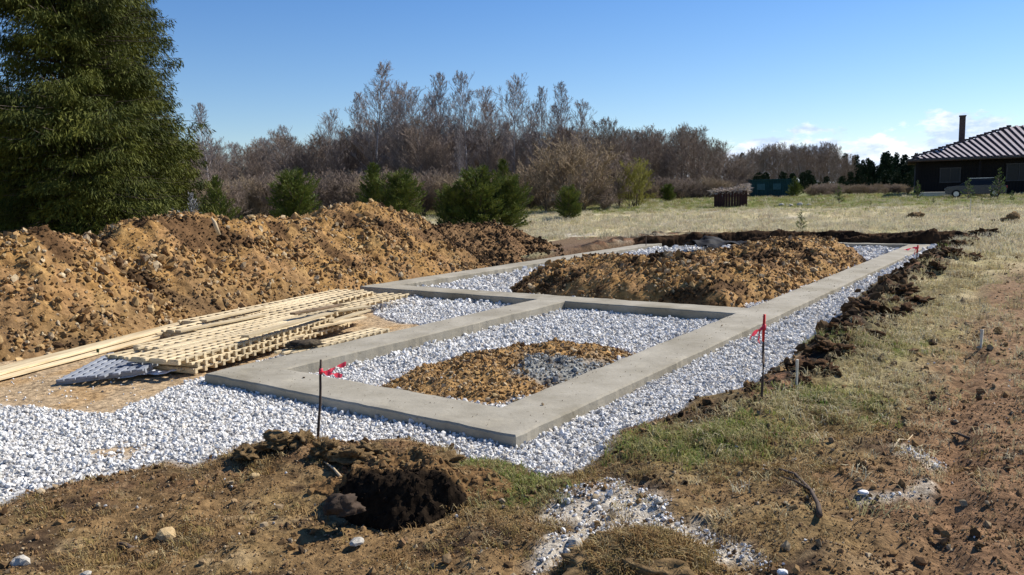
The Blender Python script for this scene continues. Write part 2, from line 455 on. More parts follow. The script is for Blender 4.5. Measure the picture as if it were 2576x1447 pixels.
me = np_mesh('ground', np.stack([GX, GY, GZ], -1).reshape(-1, 3), F, smooth=True)
set_col(me, ground_colour(GX, GY).reshape(-1, 3))
M_ground = mat('ground', (0.42, 0.40, 0.38), (1.42, 1.40, 1.36), rough=0.95, scale=16.0, detail=10.0, attr='col', bump=0.035, bscale=26.0, spec=0.1)
tag(link('ground', me, M_ground), 'uneven ground of brown soil, dry grass field and excavated pit floor', kind='structure')

def in_view(x, y, margin=3.0):
    a = np.degrees(np.arctan2(x, y))
    return (np.abs(a) < 36 + margin) & (y > 1)
def sample(x0, x1, y0, y1, dens):
    n = int((x1 - x0) * (y1 - y0) * dens)
    x = rng.uniform(x0, x1, n); y = rng.uniform(y0, y1, n)
    k = in_view(x, y); return x[k], y[k]

# ------------------------------------------------------------------ gravel
M_stone = mat('limestone_gravel', (0.68, 0.675, 0.66), (0.88, 0.87, 0.85), rough=0.9, scale=1.7, spec=0.15, rand=0.0,
              randc=[(0.34, 0.33, 0.32), (0.82, 0.81, 0.79), (0.98, 0.97, 0.94), (0.66, 0.64, 0.60), (1.0, 1.0, 1.0), (0.46, 0.45, 0.43), (0.95, 0.93, 0.89), (0.74, 0.66, 0.56)])
stones = [rock_mesh('gravel_stone', 100 + i, 1, rnd.uniform(0.6, 0.85), 0.4, M_stone) for i in range(6)]
PX, PY, PS = [], [], []
for (x0, x1, y0, y1, dn, sz) in [(-8, 8, 3.6, 9, 1600, 0.029), (-8, 10, 9, 14, 760, 0.040), (-8, 16, 14, 20, 240, 0.065), (-3, 18, 20, 27, 90, 0.11)]:
    x, y = sample(x0, x1, y0, y1, dn)
    k = gravel_mask(x, y); x, y = x[k], y[k]
    PX.append(x); PY.append(y); PS.append(sz * (0.5 + 0.75 * rng.random(len(x)) + 0.9 * rng.random(len(x)) ** 9))
# a few strays on the pale trampled patches
x, y = sample(-1, 5, 3.4, 7, 2200)
k = (np.maximum(np.maximum(sdf(WHITE, x, y), sdf(WH2, x, y)), sdf(WH3, x, y)) + 0.15 * fbm(x, y, 3, 3, 99) > 0.02) & (rng.random(len(x)) < 0.75)
PX.append(x[k]); PY.append(y[k]); PS.append(0.013 * rng.uniform(0.4, 1.7, k.sum()) * (1 + 1.2 * (rng.random(k.sum()) < .04)))
x, y = sample(-6, 6, 3.4, 9, 34)
k = ~strips_mask(x, y, 0.02) & ((sdf(SAND, x, y) > 0) | (rng.random(len(x)) < 0.18))
PX.append(x[k]); PY.append(y[k]); PS.append(0.017 * rng.uniform(0.5, 1.6, k.sum()))
x, y, sz = map(np.concatenate, (PX, PY, PS))
z = Tz(x, y) + sz * rng.uniform(-0.05, 0.45, len(x))
scatter('gravel', np.stack([x, y, z], 1), rng.uniform(0, 6.28, (len(x), 3)), sz, stones, 'white crushed limestone gravel filling the pit round the concrete footing', 'gravel')

# ------------------------------------------------------------------ concrete footing
M_conc = mat('concrete_surface', (0.25, 0.222, 0.168), (0.355, 0.322, 0.256), rough=0.9, scale=1.6, detail=12.0, bump=0.006, bscale=22, coord='Object', spec=0.2)
_t = M_conc.node_tree; _b = _t.nodes['Principled BSDF']; _src = _b.inputs['Base Color'].links[0].from_socket
_tc = N(_t, 'ShaderNodeTexCoord')
for _sc, _lo, _hi, _dk in ((0.45, .52, .66, (.74, .72, .66)), (14.0, .60, .72, (.70, .67, .60)), (3.1, .30, .42, (1.16, 1.15, 1.12))):
    _n = N(_t, 'ShaderNodeTexNoise'); setin(_n, Scale=_sc, Detail=8.0, Roughness=.65); _t.links.new(_tc.outputs['Object'], _n.inputs['Vector'])
    _r = N(_t, 'ShaderNodeValToRGB'); _r.color_ramp.elements[0].position = _lo; _r.color_ramp.elements[1].position = _hi
    _r.color_ramp.elements[0].color = (1, 1, 1, 1) if _dk[0] < 1 else (*_dk, 1); _r.color_ramp.elements[1].color = (*_dk, 1) if _dk[0] < 1 else (1, 1, 1, 1)
    _t.links.new(_n.outputs[0], _r.inputs[0])
    _m = N(_t, 'ShaderNodeMix', data_type='RGBA', blend_type='MULTIPLY'); _m.inputs[0].default_value = 1
    _t.links.new(_src, _m.inputs[6]); _t.links.new(_r.outputs[0], _m.inputs[7]); _src = _m.outputs[2]
_t.links.new(_src, _b.inputs['Base Color'])
def footing_mesh():
    rects = [(0, .6, -4.26, 0), (0, 22.5, -.6, 0), (0, 7.18, -4.26, -3.66), (6.6, 7.18, -8.85, 0), (6.6, 22.5, -8.85, -8.25), (21.9, 22.5, -8.85, 0)]
    def lines(cuts, st_):
        cuts = sorted(set(cuts)); out = []
        for a, b in zip(cuts, cuts[1:]):
            n = max(1, int(round((b - a) / st_))); out += list(np.linspace(a, b, n, endpoint=False))
        return np.array(out + [cuts[-1]])
    sv = lines([q for r in rects for q in r[:2]], .07); tv = lines([q for r in rects for q in r[2:]], .06)
    sm, tm = (sv[1:] + sv[:-1]) / 2, (tv[1:] + tv[:-1]) / 2
    SM, TM = np.meshgrid(sm, tm, indexing='ij'); inside = np.zeros(SM.shape, bool)
    for r in rects: inside |= (SM > r[0]) & (SM < r[1]) & (TM > r[2]) & (TM < r[3])
    vid = {}; V = []; F = []; nrm = {}
    def vert(i, j):
        if (i, j) not in vid: vid[(i, j)] = len(V); V.append([sv[i], tv[j], 0.0])
        return vid[(i, j)]
    I, J = np.nonzero(inside); edges = []
    ni, nj = inside.shape
    for i, j in zip(I, J):
        q = [vert(i, j), vert(i + 1, j), vert(i + 1, j + 1), vert(i, j + 1)]; F.append(q)
        for (di, dj, a, b) in ((0, -1, 0, 1), (1, 0, 1, 2), (0, 1, 2, 3), (-1, 0, 3, 0)):
            x, y = i + di, j + dj
            if not (0 <= x < ni and 0 <= y < nj and inside[x, y]):
                edges.append((q[a], q[b]))
                for k in (q[a], q[b]): nrm.setdefault(k, set()).add((di, dj))
    V = np.array(V); nt_ = len(V)
    V[:, 2] = 0.008 * fbm(V[:, 0], V[:, 1], 1.7, 4, 200) + 0.004 * vnoise(V[:, 0] * 9, V[:, 1] * 9, 201)
    ring = {}; extra = []
    for k, ns in nrm.items():
        dx = sum(n[0] for n in ns); dy = sum(n[1] for n in ns)
        e = 0.016 * float(vnoise(np.array([V[k, 0] * 4.1]), np.array([V[k, 1] * 4.1]), 202)[0]) + 0.007 * float(vnoise(np.array([V[k, 0] * 13]), np.array([V[k, 1] * 13]), 203)[0])
        V[k, 0] += dx * (e - .012); V[k, 1] += dy * (e - .012); V[k, 2] -= 0.003
        x, y, z = V[k]; base = nt_ + len(extra)
        extra += [(x + dx * .014, y + dy * .014, z - .016), (x + dx * (.016 + .4 * e), y + dy * (.016 + .4 * e), z - .09), (x + dx * .02, y + dy * .02, -.42)]
        ring[k] = base
    for a, b in edges:
        ca, cb = [a, ring[a], ring[a] + 1, ring[a] + 2], [b, ring[b], ring[b] + 1, ring[b] + 2]
        for q in range(3): F.append([ca[q], ca[q + 1], cb[q + 1], cb[q]])
    V = np.concatenate([V, np.array(extra)])
    W = np.stack([B0[0] + AX[0] * V[:, 0] + BX[0] * V[:, 1], B0[1] + AX[1] * V[:, 0] + BX[1] * V[:, 1], V[:, 2]], 1)
    me = np_mesh('concrete_footing', W, np.array(F)); bm = bmesh.new(); bm.from_mesh(me); bmesh.ops.recalc_face_normals(bm, faces=bm.faces); bm.to_mesh(me); bm.free()
    return me
tag(link('concrete_footing', footing_mesh(), M_conc), 'grey poured concrete strip footing laid out as a stepped rectangle of rooms', 'foundation')
# crumbs of dirt lying on the fresh concrete
M_dirtcrumb = mat('dirt_crumb', (0.10, 0.075, 0.05), (0.22, 0.16, 0.10), rough=0.95, scale=3, spec=0.1)
crumb = [rock_mesh('crumb', 300 + i, 1, 0.6, 0.4, M_dirtcrumb) for i in range(3)]
s_ = np.concatenate([rng.uniform(0, 15, 260) , rng.uniform(0.05, 0.55, 60), rng.uniform(0.6, 6.6, 60)])
t_ = np.concatenate([rng.uniform(-0.56, -0.04, 260), rng.uniform(-4.1, -0.6, 60), rng.uniform(-4.2, -3.7, 60)])
w = B0[None] + AX[None] * s_[:, None] + BX[None] * t_[:, None]
cs = rng.uniform(0.003, 0.011, len(s_)) * (1 + 2.2 * (rng.random(len(s_)) < 0.04))
scatter('concrete_crumbs', np.stack([w[:, 0], w[:, 1], 0.006 + cs * 0.1], 1), rng.uniform(0, 6.28, (len(s_), 3)), cs, crumb, 'small dirt crumbs scattered on top of the concrete footing', 'crumbs')

# ------------------------------------------------------------------ spoil heaps
M_clay = mat('ochre_clay', (0.55, 0.52, 0.48), (1.3, 1.3, 1.28), rough=0.95, scale=7.0, detail=9.0, attr='col', bump=0.05, bscale=9.0, spec=0.1)
M_clod = mat('clay_clod', (0.65, 0.62, 0.6), (1.1, 1.1, 1.1), rough=0.95, scale=2.0, spec=0.1,
             randc=[(0.30, 0.175, 0.065), (0.40, 0.25, 0.10), (0.15, 0.085, 0.036), (0.50, 0.36, 0.18), (0.34, 0.19, 0.07), (0.09, 0.05, 0.024), (0.42, 0.27, 0.12), (0.22, 0.13, 0.06), (0.58, 0.47, 0.30), (0.26, 0.15, 0.065)])
clods = [rock_mesh('clay_clod', 400 + i, 1, rnd.uniform(0.6, 0.9), 0.55, M_clod) for i in range(6)]
M_dclod = mat('peat_clod', (0.7, 0.7, 0.7), (1.1, 1.1, 1.1), rough=0.98, scale=2.0, spec=0.05,
              randc=[(0.035, 0.022, 0.013), (0.10, 0.058, 0.028), (0.02, 0.014, 0.01), (0.16, 0.10, 0.05), (0.06, 0.036, 0.02)])
dclods = [rock_mesh('peat_clod', 450 + i, 1, rnd.uniform(0.6, 0.9), 0.55, M_dclod) for i in range(5)]
CREST = np.array([(-9, 1.1), (-5, 1.35), (-1, 1.52), (0.3, 1.46), (1.0, 1.56), (1.5, 1.50), (1.95, 1.34), (2.2, 1.34), (2.5, 1.54), (2.9, 1.66), (3.6, 1.69), (4.5, 1.68), (5.4, 1.56), (6.6, 1.47), (7.1, 1.46), (7.7, 1.58), (8.2, 1.76), (8.9, 1.86), (9.5, 1.78), (10.6, 1.64), (11.7, 1.16), (12.3, 0.93), (13.0, 1.04), (14.2, 1.06), (15.2, 1.00), (16.1, 0.74), (17.0, 0.42), (18.6, -0.15), (19.5, -0.4)])
def toe(s): return np.interp(s, [-9, -2, 0.8, 2.0, 2.8, 4.5, 7, 9, 14, 20], [-7.0, -7.4, -7.75, -8.25, -8.6, -8.95, -9.15, -9.3, -9.4, -9.6])
def bank_z(s, t, seed=0):
    wv = 0.35 * vnoise(s * 0.7, t * 0.0 + 3.3, 501)
    d = toe(s) + wv * 0.6 - t
    c = -0.13 + np.interp(s + 0.25 * vnoise(t * 1.3, s * 0.6, 502), CREST[:, 0], CREST[:, 1])
    up = np.clip(d / 2.0, 0, 1) ** 0.85
    up = up * (1 - 0.18 * np.sin(np.clip(d / 2.0, 0, 1) * math.pi) * (0.4 + vnoise(s * 0.9, t * 0.9, 503)))
    dn = 1 - sstep(2.4, 5.2, d)
    z = -0.2 + (c + 0.2) * up * dn
    z = z + (0.15 * fbm(s, t, 0.9, 4, 510, 0.55) + 0.15 * np.abs(fbm(s, t, 2.2, 5, 520, 0.7)) - .03 * np.clip(np.sin(t * 3.1 + s * 5.7 + 5 * fbm(s, t, .8, 2, 530)), 0, 1)) * np.clip(d * 1.4, 0, 1)
    return np.where(d < -0.05, -0.5, z)
ochre = np.array([0.31, 0.178, 0.063])
def heap_colour(s, t, z, mode):
    c = np.tile(ochre, s.shape + (1,))
    def mx(c, c2, w): return c * (1 - w[..., None]) + np.array(c2) * w[..., None]
    c = mx(c, (0.31, 0.18, 0.08), sstep(-0.2, 0.35, fbm(s, t, 1.1, 4, 601)))
    c = mx(c, (0.38, 0.235, 0.092), 0.8 * sstep(0.05, 0.45, fbm(s, t, 1.7, 4, 602)))
    c = mx(c, (0.10, 0.055, 0.026), 0.9 * sstep(0.10, 0.34, fbm(s, t, 0.9, 5, 603)))
    if mode == 'peat': c = mx(c, (0.10, 0.06, 0.03), 0.75 * sstep(-0.35, 0.2, fbm(s, t, 1.0, 3, 604)))
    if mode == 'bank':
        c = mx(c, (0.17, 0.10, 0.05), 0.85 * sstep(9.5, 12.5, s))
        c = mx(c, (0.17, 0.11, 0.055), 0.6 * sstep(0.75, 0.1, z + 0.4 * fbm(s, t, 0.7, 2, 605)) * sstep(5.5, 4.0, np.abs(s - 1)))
    return c
def heap(name, label, s0, s1, t0, t1, zf, mode, fade, res=0.05):
    S, T = np.meshgrid(np.arange(s0, s1, res), np.arange(t0, t1, res))
    Z = zf(S, T)
    if fade:
        e = np.minimum(sstep(s0, s0 + fade, S), 1 - sstep(s1 - fade, s1, S))
        Z = -0.5 + (Z + 0.5) * e
    X = B0[0] + AX[0] * S + BX[0] * T; Y = B0[1] + AX[1] * S + BX[1] * T
    a, b = S.shape; ii = np.arange(a * b).reshape(a, b)
    Fh = np.stack([ii[:-1, :-1], ii[1:, :-1], ii[1:, 1:], ii[:-1, 1:]], -1).reshape(-1, 4)
    g = Tz(X, Y, False)
    keep = (Z > g - 0.12).ravel()
    kf = keep[Fh].any(1); Fh = Fh[kf]
    used = np.unique(Fh); rm = np.full(a * b, -1); rm[used] = np.arange(len(used)); Fh = rm[Fh]
    V = np.stack([X, Y, Z], -1).reshape(-1, 3)[used]
    V[:, 2] = np.maximum(V[:, 2], -0.45)
    c = st((s0 + s1) / 2, (t0 + t1) / 2)
    root = empty(name, (c[0], c[1], -0.15)); V = V - np.array([c[0], c[1], -0.15])
    meh = np_mesh('earth', V, Fh, True)
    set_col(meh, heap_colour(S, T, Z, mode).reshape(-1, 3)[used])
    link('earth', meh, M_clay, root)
    tag(root, label, 'soil heap', 'excavated spoil heaps')
    # loose clods
    n = int((s1 - s0) * (t1 - t0) * 330)
    s = rng.uniform(s0 + 0.1, s1 - 0.1, n); t = rng.uniform(t0, t1, n)
    zz = zf(s, t)
    if fade:
        e = np.minimum(sstep(s0, s0 + fade, s), 1 - sstep(s1 - fade, s1, s)); zz = -0.5 + (zz + 0.5) * e
    k = zz > -0.2; s, t, zz = s[k], t[k], zz[k]
    q_ = rng.random(len(s)); size = (0.020 + 0.045 * rng.random(len(s)) ** 2 + 0.085 * q_ ** 10) * (0.6 + 0.8 * sstep(-.3, .3, fbm(s, t, 1.3, 3, 640)))
    x = B0[0] + AX[0] * s + BX[0] * t - c[0]; y = B0[1] + AX[1] * s + BX[1] * t - c[1]
    pk = heap_colour(s, t, zz, mode)[:, 0] < 0.21
    P = np.stack([x, y, zz + 0.15 + size * 0.15], 1); Ro = rng.uniform(0, 6.28, (len(s), 3))
    scatter('clods', P[~pk], Ro[~pk], size[~pk, None] * rng.uniform(.6, 1.5, ((~pk).sum(), 3)), clods, None, None, root)
    if pk.sum() > 20: scatter('dark_clods', P[pk], Ro[pk], size[pk], dclods, None, None, root)
    return root
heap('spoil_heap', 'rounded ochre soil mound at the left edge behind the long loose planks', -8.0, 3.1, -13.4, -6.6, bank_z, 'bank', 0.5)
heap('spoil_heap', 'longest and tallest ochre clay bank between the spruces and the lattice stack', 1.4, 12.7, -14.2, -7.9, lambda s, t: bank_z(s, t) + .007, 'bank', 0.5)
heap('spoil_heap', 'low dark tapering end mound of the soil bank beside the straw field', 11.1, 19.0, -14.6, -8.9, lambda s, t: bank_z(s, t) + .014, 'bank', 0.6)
HP = np.array([(7.75, -5.5), (7.5, -3.5), (7.5, -0.95), (10, -0.75), (14, -0.75), (17.2, -0.8), (18.3, -2.2), (18.3, -6.2), (13, -7.6), (10.5, -7.2), (8.6, -6.3)])
def heap_z(s, t):
    d = sdf(HP, s, t) + 0.22 * fbm(s, t, 0.8, 3, 701)
    wr = sstep(-4.6, -2.3, t)
    hh = (1 - wr) * (0.42 * (1 - 0.95 * sstep(9.8, 13.5, s)) - .10 * sstep(-4, -7, t)) + wr * 0.50
    z = -0.2 + (hh + 0.2) * (1 - np.exp(-np.clip(d, 0, 9) / 0.62)) * 1.03
    z = z + (0.13 * fbm(s, t, 0.9, 4, 710, 0.55) + 0.14 * np.abs(fbm(s, t, 2.2, 5, 720, 0.7))) * np.clip(d * 1.5, 0, 1)
    return np.where(d < 0, -0.5, z)
heap('spoil_heap', 'wide ochre clay heap dumped inside the concrete footing', 7.2, 18.8, -8.1, -0.5, heap_z, 'centre', 0)

# ------------------------------------------------------------------ peat mound and turf clods
def blob(name, rx, ry, rz, seed, sub=4, rough=0.25, f=2.5, flat=0.3, steep=None):
    bm = bmesh.new(); bmesh.ops.create_icosphere(bm, subdivisions=sub, radius=1.0)
    co = np.array([v.co for v in bm.verts])
    from mathutils import noise as mn
    k = [1 + rough * (1.1 * mn.fractal(Vector(c) * f * .55 + Vector((seed, seed * .7, 3)), .7, 2.1, 5) ) for c in co]
    for v, kk in zip(bm.verts, k):
        v.co = Vector((v.co.x * rx, v.co.y * ry, v.co.z * rz)) * float(kk)
        if v.co.z < -flat * rz: v.co.z = -flat * rz
    return bm_mesh(name, bm, True)
M_peat = mat('black_peat', (0.010, 0.007, 0.005), (0.028, 0.018, 0.011), rough=1.0, scale=6, bump=0.02, spec=0.03)
M_turf = mat('turf_top', (0.10, 0.065, 0.03), (0.24, 0.16, 0.08), rough=1.0, scale=9, bump=0.02, spec=0.05)
M_clodm = mat('topsoil', (0.022, 0.014, 0.009), (0.12, 0.065, 0.032), rough=1.0, scale=4, bump=0.02, spec=0.04)
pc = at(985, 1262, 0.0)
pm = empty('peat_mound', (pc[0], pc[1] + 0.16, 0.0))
tag(pm, 'peat mound with shade-blackened near face and brown turf cap in front of the gravel edge', 'soil mound')
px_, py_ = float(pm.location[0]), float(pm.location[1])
U, Vv = np.meshgrid(np.arange(-.85, .95, .014), np.arange(-.62, .75, .014))
def peat_h(u, v):
    r = np.hypot(u / (.44 + .07 * vnoise(u * 3, v * 3, 820)), (v - .02) / np.where(v < .02, .32, .44)) + .28 * fbm(u, v, 2.0, 4, 821, .6)
    return .21 * (1 - sstep(.55, 1.08, r)) + .06 * np.exp(-((u - .45) / .3) ** 2 - ((v - .2) / .2) ** 2) + .05 * np.exp(-((u + .35) / .25) ** 2 - ((v - .32) / .15) ** 2) + (.05 * fbm(u, v, 4, 4, 822, .6) + .02 * np.abs(fbm(u, v, 9, 3, 823, .6))) * (1 - sstep(.8, 1.2, r))
Zp = peat_h(U, Vv); gz = Tz(U + px_, Vv + py_)
Zw = np.where(Zp > .012, gz + Zp, gz - .04)
a_, b_ = U.shape; ii = np.arange(a_ * b_).reshape(a_, b_)
Fp = np.stack([ii[:-1, :-1], ii[:-1, 1:], ii[1:, 1:], ii[1:, :-1]], -1).reshape(-1, 4)
kf = (Zp > -.0).ravel()[Fp].any(1) & (np.hypot(U / .8, Vv / .62).ravel()[Fp].max(1) < 1.0); Fp = Fp[kf]
used = np.unique(Fp); rm = np.full(a_ * b_, -1); rm[used] = np.arange(len(used))
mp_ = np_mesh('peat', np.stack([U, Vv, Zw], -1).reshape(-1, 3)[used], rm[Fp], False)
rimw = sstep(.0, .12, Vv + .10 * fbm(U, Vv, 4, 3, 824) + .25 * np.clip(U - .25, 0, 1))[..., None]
Cp = np.array([.016, .011, .0075]) * (1 - rimw) + np.array([.14, .082, .038]) * rimw  # peat near face painted black for its shade; lit rim stays turf brown
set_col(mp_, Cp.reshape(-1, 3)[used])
link('peat', mp_, mat('peat_turf_with_shade', (0.5, 0.5, 0.5), (1.6, 1.6, 1.5), rough=1.0, scale=22, attr='col', bump=.01, bscale=40, spec=.03), pm)
n = 1500; u = rng.uniform(-.6, .7, n); v = rng.uniform(-.5, .6, n); hp = peat_h(u, v); k = hp > .03; u, v, hp = u[k], v[k], hp[k]
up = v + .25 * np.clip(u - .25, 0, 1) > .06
P = np.stack([u, v, Tz(u + px_, v + py_) + hp], 1); sz = .012 + .03 * rng.random(len(u)) ** 4
M_blk = mat('shade_black_crumb', (.010, .007, .005), (.02, .014, .01), rough=1, scale=3, spec=.03)  # peat crumbs of the near face, blackened to match its painted shade
M_tcr = mat('turf_crumb', (.8, .8, .8), (1.1, 1.1, 1.1), rough=1, scale=3, spec=.05, randc=[(.20, .12, .055), (.10, .06, .03), (.30, .19, .09), (.14, .09, .04), (.24, .17, .08)])
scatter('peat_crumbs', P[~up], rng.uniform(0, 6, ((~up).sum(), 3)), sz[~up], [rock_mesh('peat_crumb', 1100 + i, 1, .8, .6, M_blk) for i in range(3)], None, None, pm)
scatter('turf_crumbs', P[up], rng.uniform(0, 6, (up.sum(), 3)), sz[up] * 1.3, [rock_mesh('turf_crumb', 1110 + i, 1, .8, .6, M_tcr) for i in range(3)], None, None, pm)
lc = at(862, 1290, 0.0)
tag(link('peat_lump', blob('peat_lump', 0.11, 0.075, 0.075, 12, 4, 0.4, 2.6), mat('peat_lump', (0.03, 0.02, 0.013), (0.07, 0.045, 0.028), scale=8, bump=0.01), None, (lc[0], lc[1], 0.03), (0, 0, 0.3)),
    'loose dark lump lying against the left foot of the peat mound', 'clod')

proto = [blob('turf_clod', 0.48, 0.40, 0.30, 60 + i, 4, 0.8, 3.4, 0.5) for i in range(4)]
for p in proto: p.materials.append(M_clodm)
ORD = ['first', 'second', 'third', 'fourth', 'fifth', 'sixth', 'seventh', 'eighth', 'ninth', 'tenth', 'eleventh', 'twelfth']
for i, (px, py, z0, s_) in enumerate([(2480, 592, .15, .8), (2440, 612, .15, .75), (2405, 632, .1, .6), (2445, 655, .15, .5), (2395, 662, .12, .55), (2355, 690, .12, .42), (2330, 705, .1, .36), (2310, 748, .15, .55), (2265, 745, .12, .5), (2235, 770, .1, .42), (2275, 785, .12, .45), (2185, 798, .1, .4), (2225, 820, .1, .32), (2150, 838, .1, .38), (2185, 862, .1, .3), (2110, 868, .08, .32), (2075, 905, .08, .34), (2120, 905, .08, .28), (2040, 945, .06, .32), (2085, 955, .06, .26), (2020, 978, .04, .2), (1900, 1000, .02, .13), (1790, 1038, .02, .16)]):
    w = at(px, py, z0)
    o = link('turf_clod', proto[i % 4], None, None, (w[0], w[1], float(Tz(*w)) + 0.05 * s_), (rnd.uniform(-.2, .2), rnd.uniform(-.2, .2), rnd.uniform(0, 6)))
    o.scale = (s_ * 0.95, s_ * rnd.uniform(.6, .9), s_ * rnd.uniform(.5, .75))
    tag(o, ('dark topsoil clod %s from the far end along the right pit edge' % ORD[i]) if i < 12 else ('dark topsoil clod %s from the near end along the right pit edge' % ORD[22 - i]), 'clod', 'dark topsoil clods along the right pit edge')
for i, (px, py, z0, s_) in enumerate([(700, 1130, .0, .30), (620, 1150, 0, .22), (760, 1120, 0, .22), (820, 1140, 0, .2), (890, 1150, 0, .26), (1120, 1165, 0, .26), (1160, 1200, 0, .2), (930, 1135, 0, .24)]):
    w = at(px, py, z0)
    o = link('turf_clod', proto[(i + 1) % 4].copy(), None, None, (w[0], w[1], float(Tz(*w)) + 0.03), (0, 0, rnd.uniform(0, 6)))
    o.data.materials.clear(); o.data.materials.append(M_turf)
    o.scale = (s_, s_ * rnd.uniform(.6, .9), s_ * rnd.uniform(.6, 1))
    tag(o, 'brown turf clod, %s of eight round the near gravel rim by the black mound' % ORD[[2, 0, 3, 4, 5, 7, 1, 6][i]], 'clod', 'brown turf clods on the near rim of the gravel')

# topsoil bank at the far end of the pit
M_farbank = mat('far_topsoil', (0.012, 0.008, 0.006), (0.075, 0.042, 0.022), rough=1.0, scale=2.2, detail=9, bump=0.05, bscale=8, spec=0.03)
def ridge(name, label, pts, w, hgt, m, seed):
    V, Fc = [], []; n = 420; k = 16
    P = np.array(pts); L = np.concatenate([[0], np.cumsum(np.hypot(*np.diff(P, axis=0).T))])
    for i in range(n):
        u = L[-1] * i / (n - 1); x = np.interp(u, L, P[:, 0]); y = np.interp(u, L, P[:, 1])
        e = min(1, i / 25, (n - 1 - i) / 25)
        for j in range(k):
            a = j / (k - 1); h = math.sin(a * math.pi) ** 0.6
            q = float(fbm(np.array([x]), np.array([y + a * 2]), 0.7, 6, seed, .65)[0])
            V.append((x + 0.05 * q, y + (a - 0.5) * w * (1 + 0.5 * q), 0.0 + (0.12 if a > .5 else -.1) + h * (hgt * (.55 + .45 * min(1, i / (n * .45))) - (.12 if a > .5 else -.1)) * e * (0.85 + 0.6 * q)))
    for i in range(n - 1):
        for j in range(k - 1):
            Fc.append((i * k + j, (i + 1) * k + j, (i + 1) * k + j + 1, i * k + j + 1))
    o = link(name, np_mesh(name, V, Fc, True), m)
    return tag(o, label, 'soil bank')
ridge('topsoil_bank', 'low dark topsoil bank beyond the far footing strip', [tuple(at(1572, 607, .1)), tuple(at(1700, 602, .1)), tuple(at(2000, 600, .08)), tuple(at(2300, 604, .1)), tuple(at(2484, 603, .12))], 0.9, 0.40, M_farbank, 801)

# ------------------------------------------------------------------ timber lattice stack
M_batt = mat('sawn_timber', (0.46, 0.35, 0.20), (0.66, 0.54, 0.345), rough=0.8, scale=3, stretch=(1, 12, 12), bump=0.002, rand=0.24, spec=0.2)
M_grey = mat('weathered_timber', (0.20, 0.21, 0.23), (0.33, 0.35, 0.38), rough=0.9, scale=3, stretch=(1, 12, 12), rand=0.15, spec=0.15)
def batten_mesh(L, w, h, m, name='batten'):
    bm = bmesh.new(); box(bm, (0, 0, 0), (L, w, h), bev=0.003); me = bm_mesh(name, bm); me.materials.append(m); return me
def lattice(s0, t0, L, W, z, ang, nl, nc, m, label, lw=0.048, lh=0.030, cw=0.045, ch=0.062, tilt=0.0, roll=0.0, group='sawn timber lattice panels in the stack'):
    p = st(s0, t0)
    d = AX * math.cos(ang) - BX * math.sin(ang)
    root = empty('lattice_panel', (p[0], p[1], z)); root.rotation_euler = Euler((roll, tilt, math.atan2(d[1], d[0])))
    lm = batten_mesh(L, lw, lh, m); cm = batten_mesh(W + 0.04, cw, ch, m)
    for i in range(nl):
        y = (i / (nl - 1) - 0.5) * (W - lw)
        o = link('batten', lm, None, root, (L / 2 + rnd.uniform(-.06, .06), y + rnd.uniform(-.01, .01), ch + .003 - lh / 2), (0, 0, rnd.uniform(-.004, .004)))
    for i in range(nc):
        x = 0.08 + (L - 0.16) * i / (nc - 1)
        link('cross_batten', cm, None, root, (x + rnd.uniform(-.015, .015), 0, ch / 2), (0, 0, math.pi / 2 + rnd.uniform(-.02, .02)))
    tag(root, label, 'lattice panel', group)
    return root
K = [(-0.05, -4.96, 3.35, .72), (0.25, -5.62, 4.1, .78), (0.95, -6.36, 4.3, .78), (1.7, -7.05, 4.0, .62)]
NM = ['the row nearest the footing', 'the second row', 'the third row', 'the row nearest the soil bank']
LV = ['bottom', 'middle', 'top']
for i, (s0, t0, L, Wd) in enumerate(K):
    for j in range(3):
        lattice(s0 + rnd.uniform(-.22, .22) * (1 + (j < 2)), t0 + rnd.uniform(-.05, .05), L + rnd.uniform(-.3, .2), Wd, -0.08 + 0.072 * j, 0.20 + rnd.uniform(-.06, .06) + 0.015 * j, (6, 6, 5, 4)[i], 23, M_batt,
                'pale slatted timber panel, %s of its pile in %s' % (LV[j], NM[i]), roll=rnd.uniform(-.012, .012))
lattice(1.3, -4.52, 1.9, .30, -0.085, 0.09, 3, 13, M_batt, 'narrow slatted timber piece lying between the stack and the footing')
lattice(-0.70, -5.22, 1.3, .95, -0.06, 0.70, 8, 8, M_grey, 'weathered grey slatted panel on the sand at the near left end of the timber stack', lw=0.07, roll=-0.10, tilt=-0.03, group='grey panels')
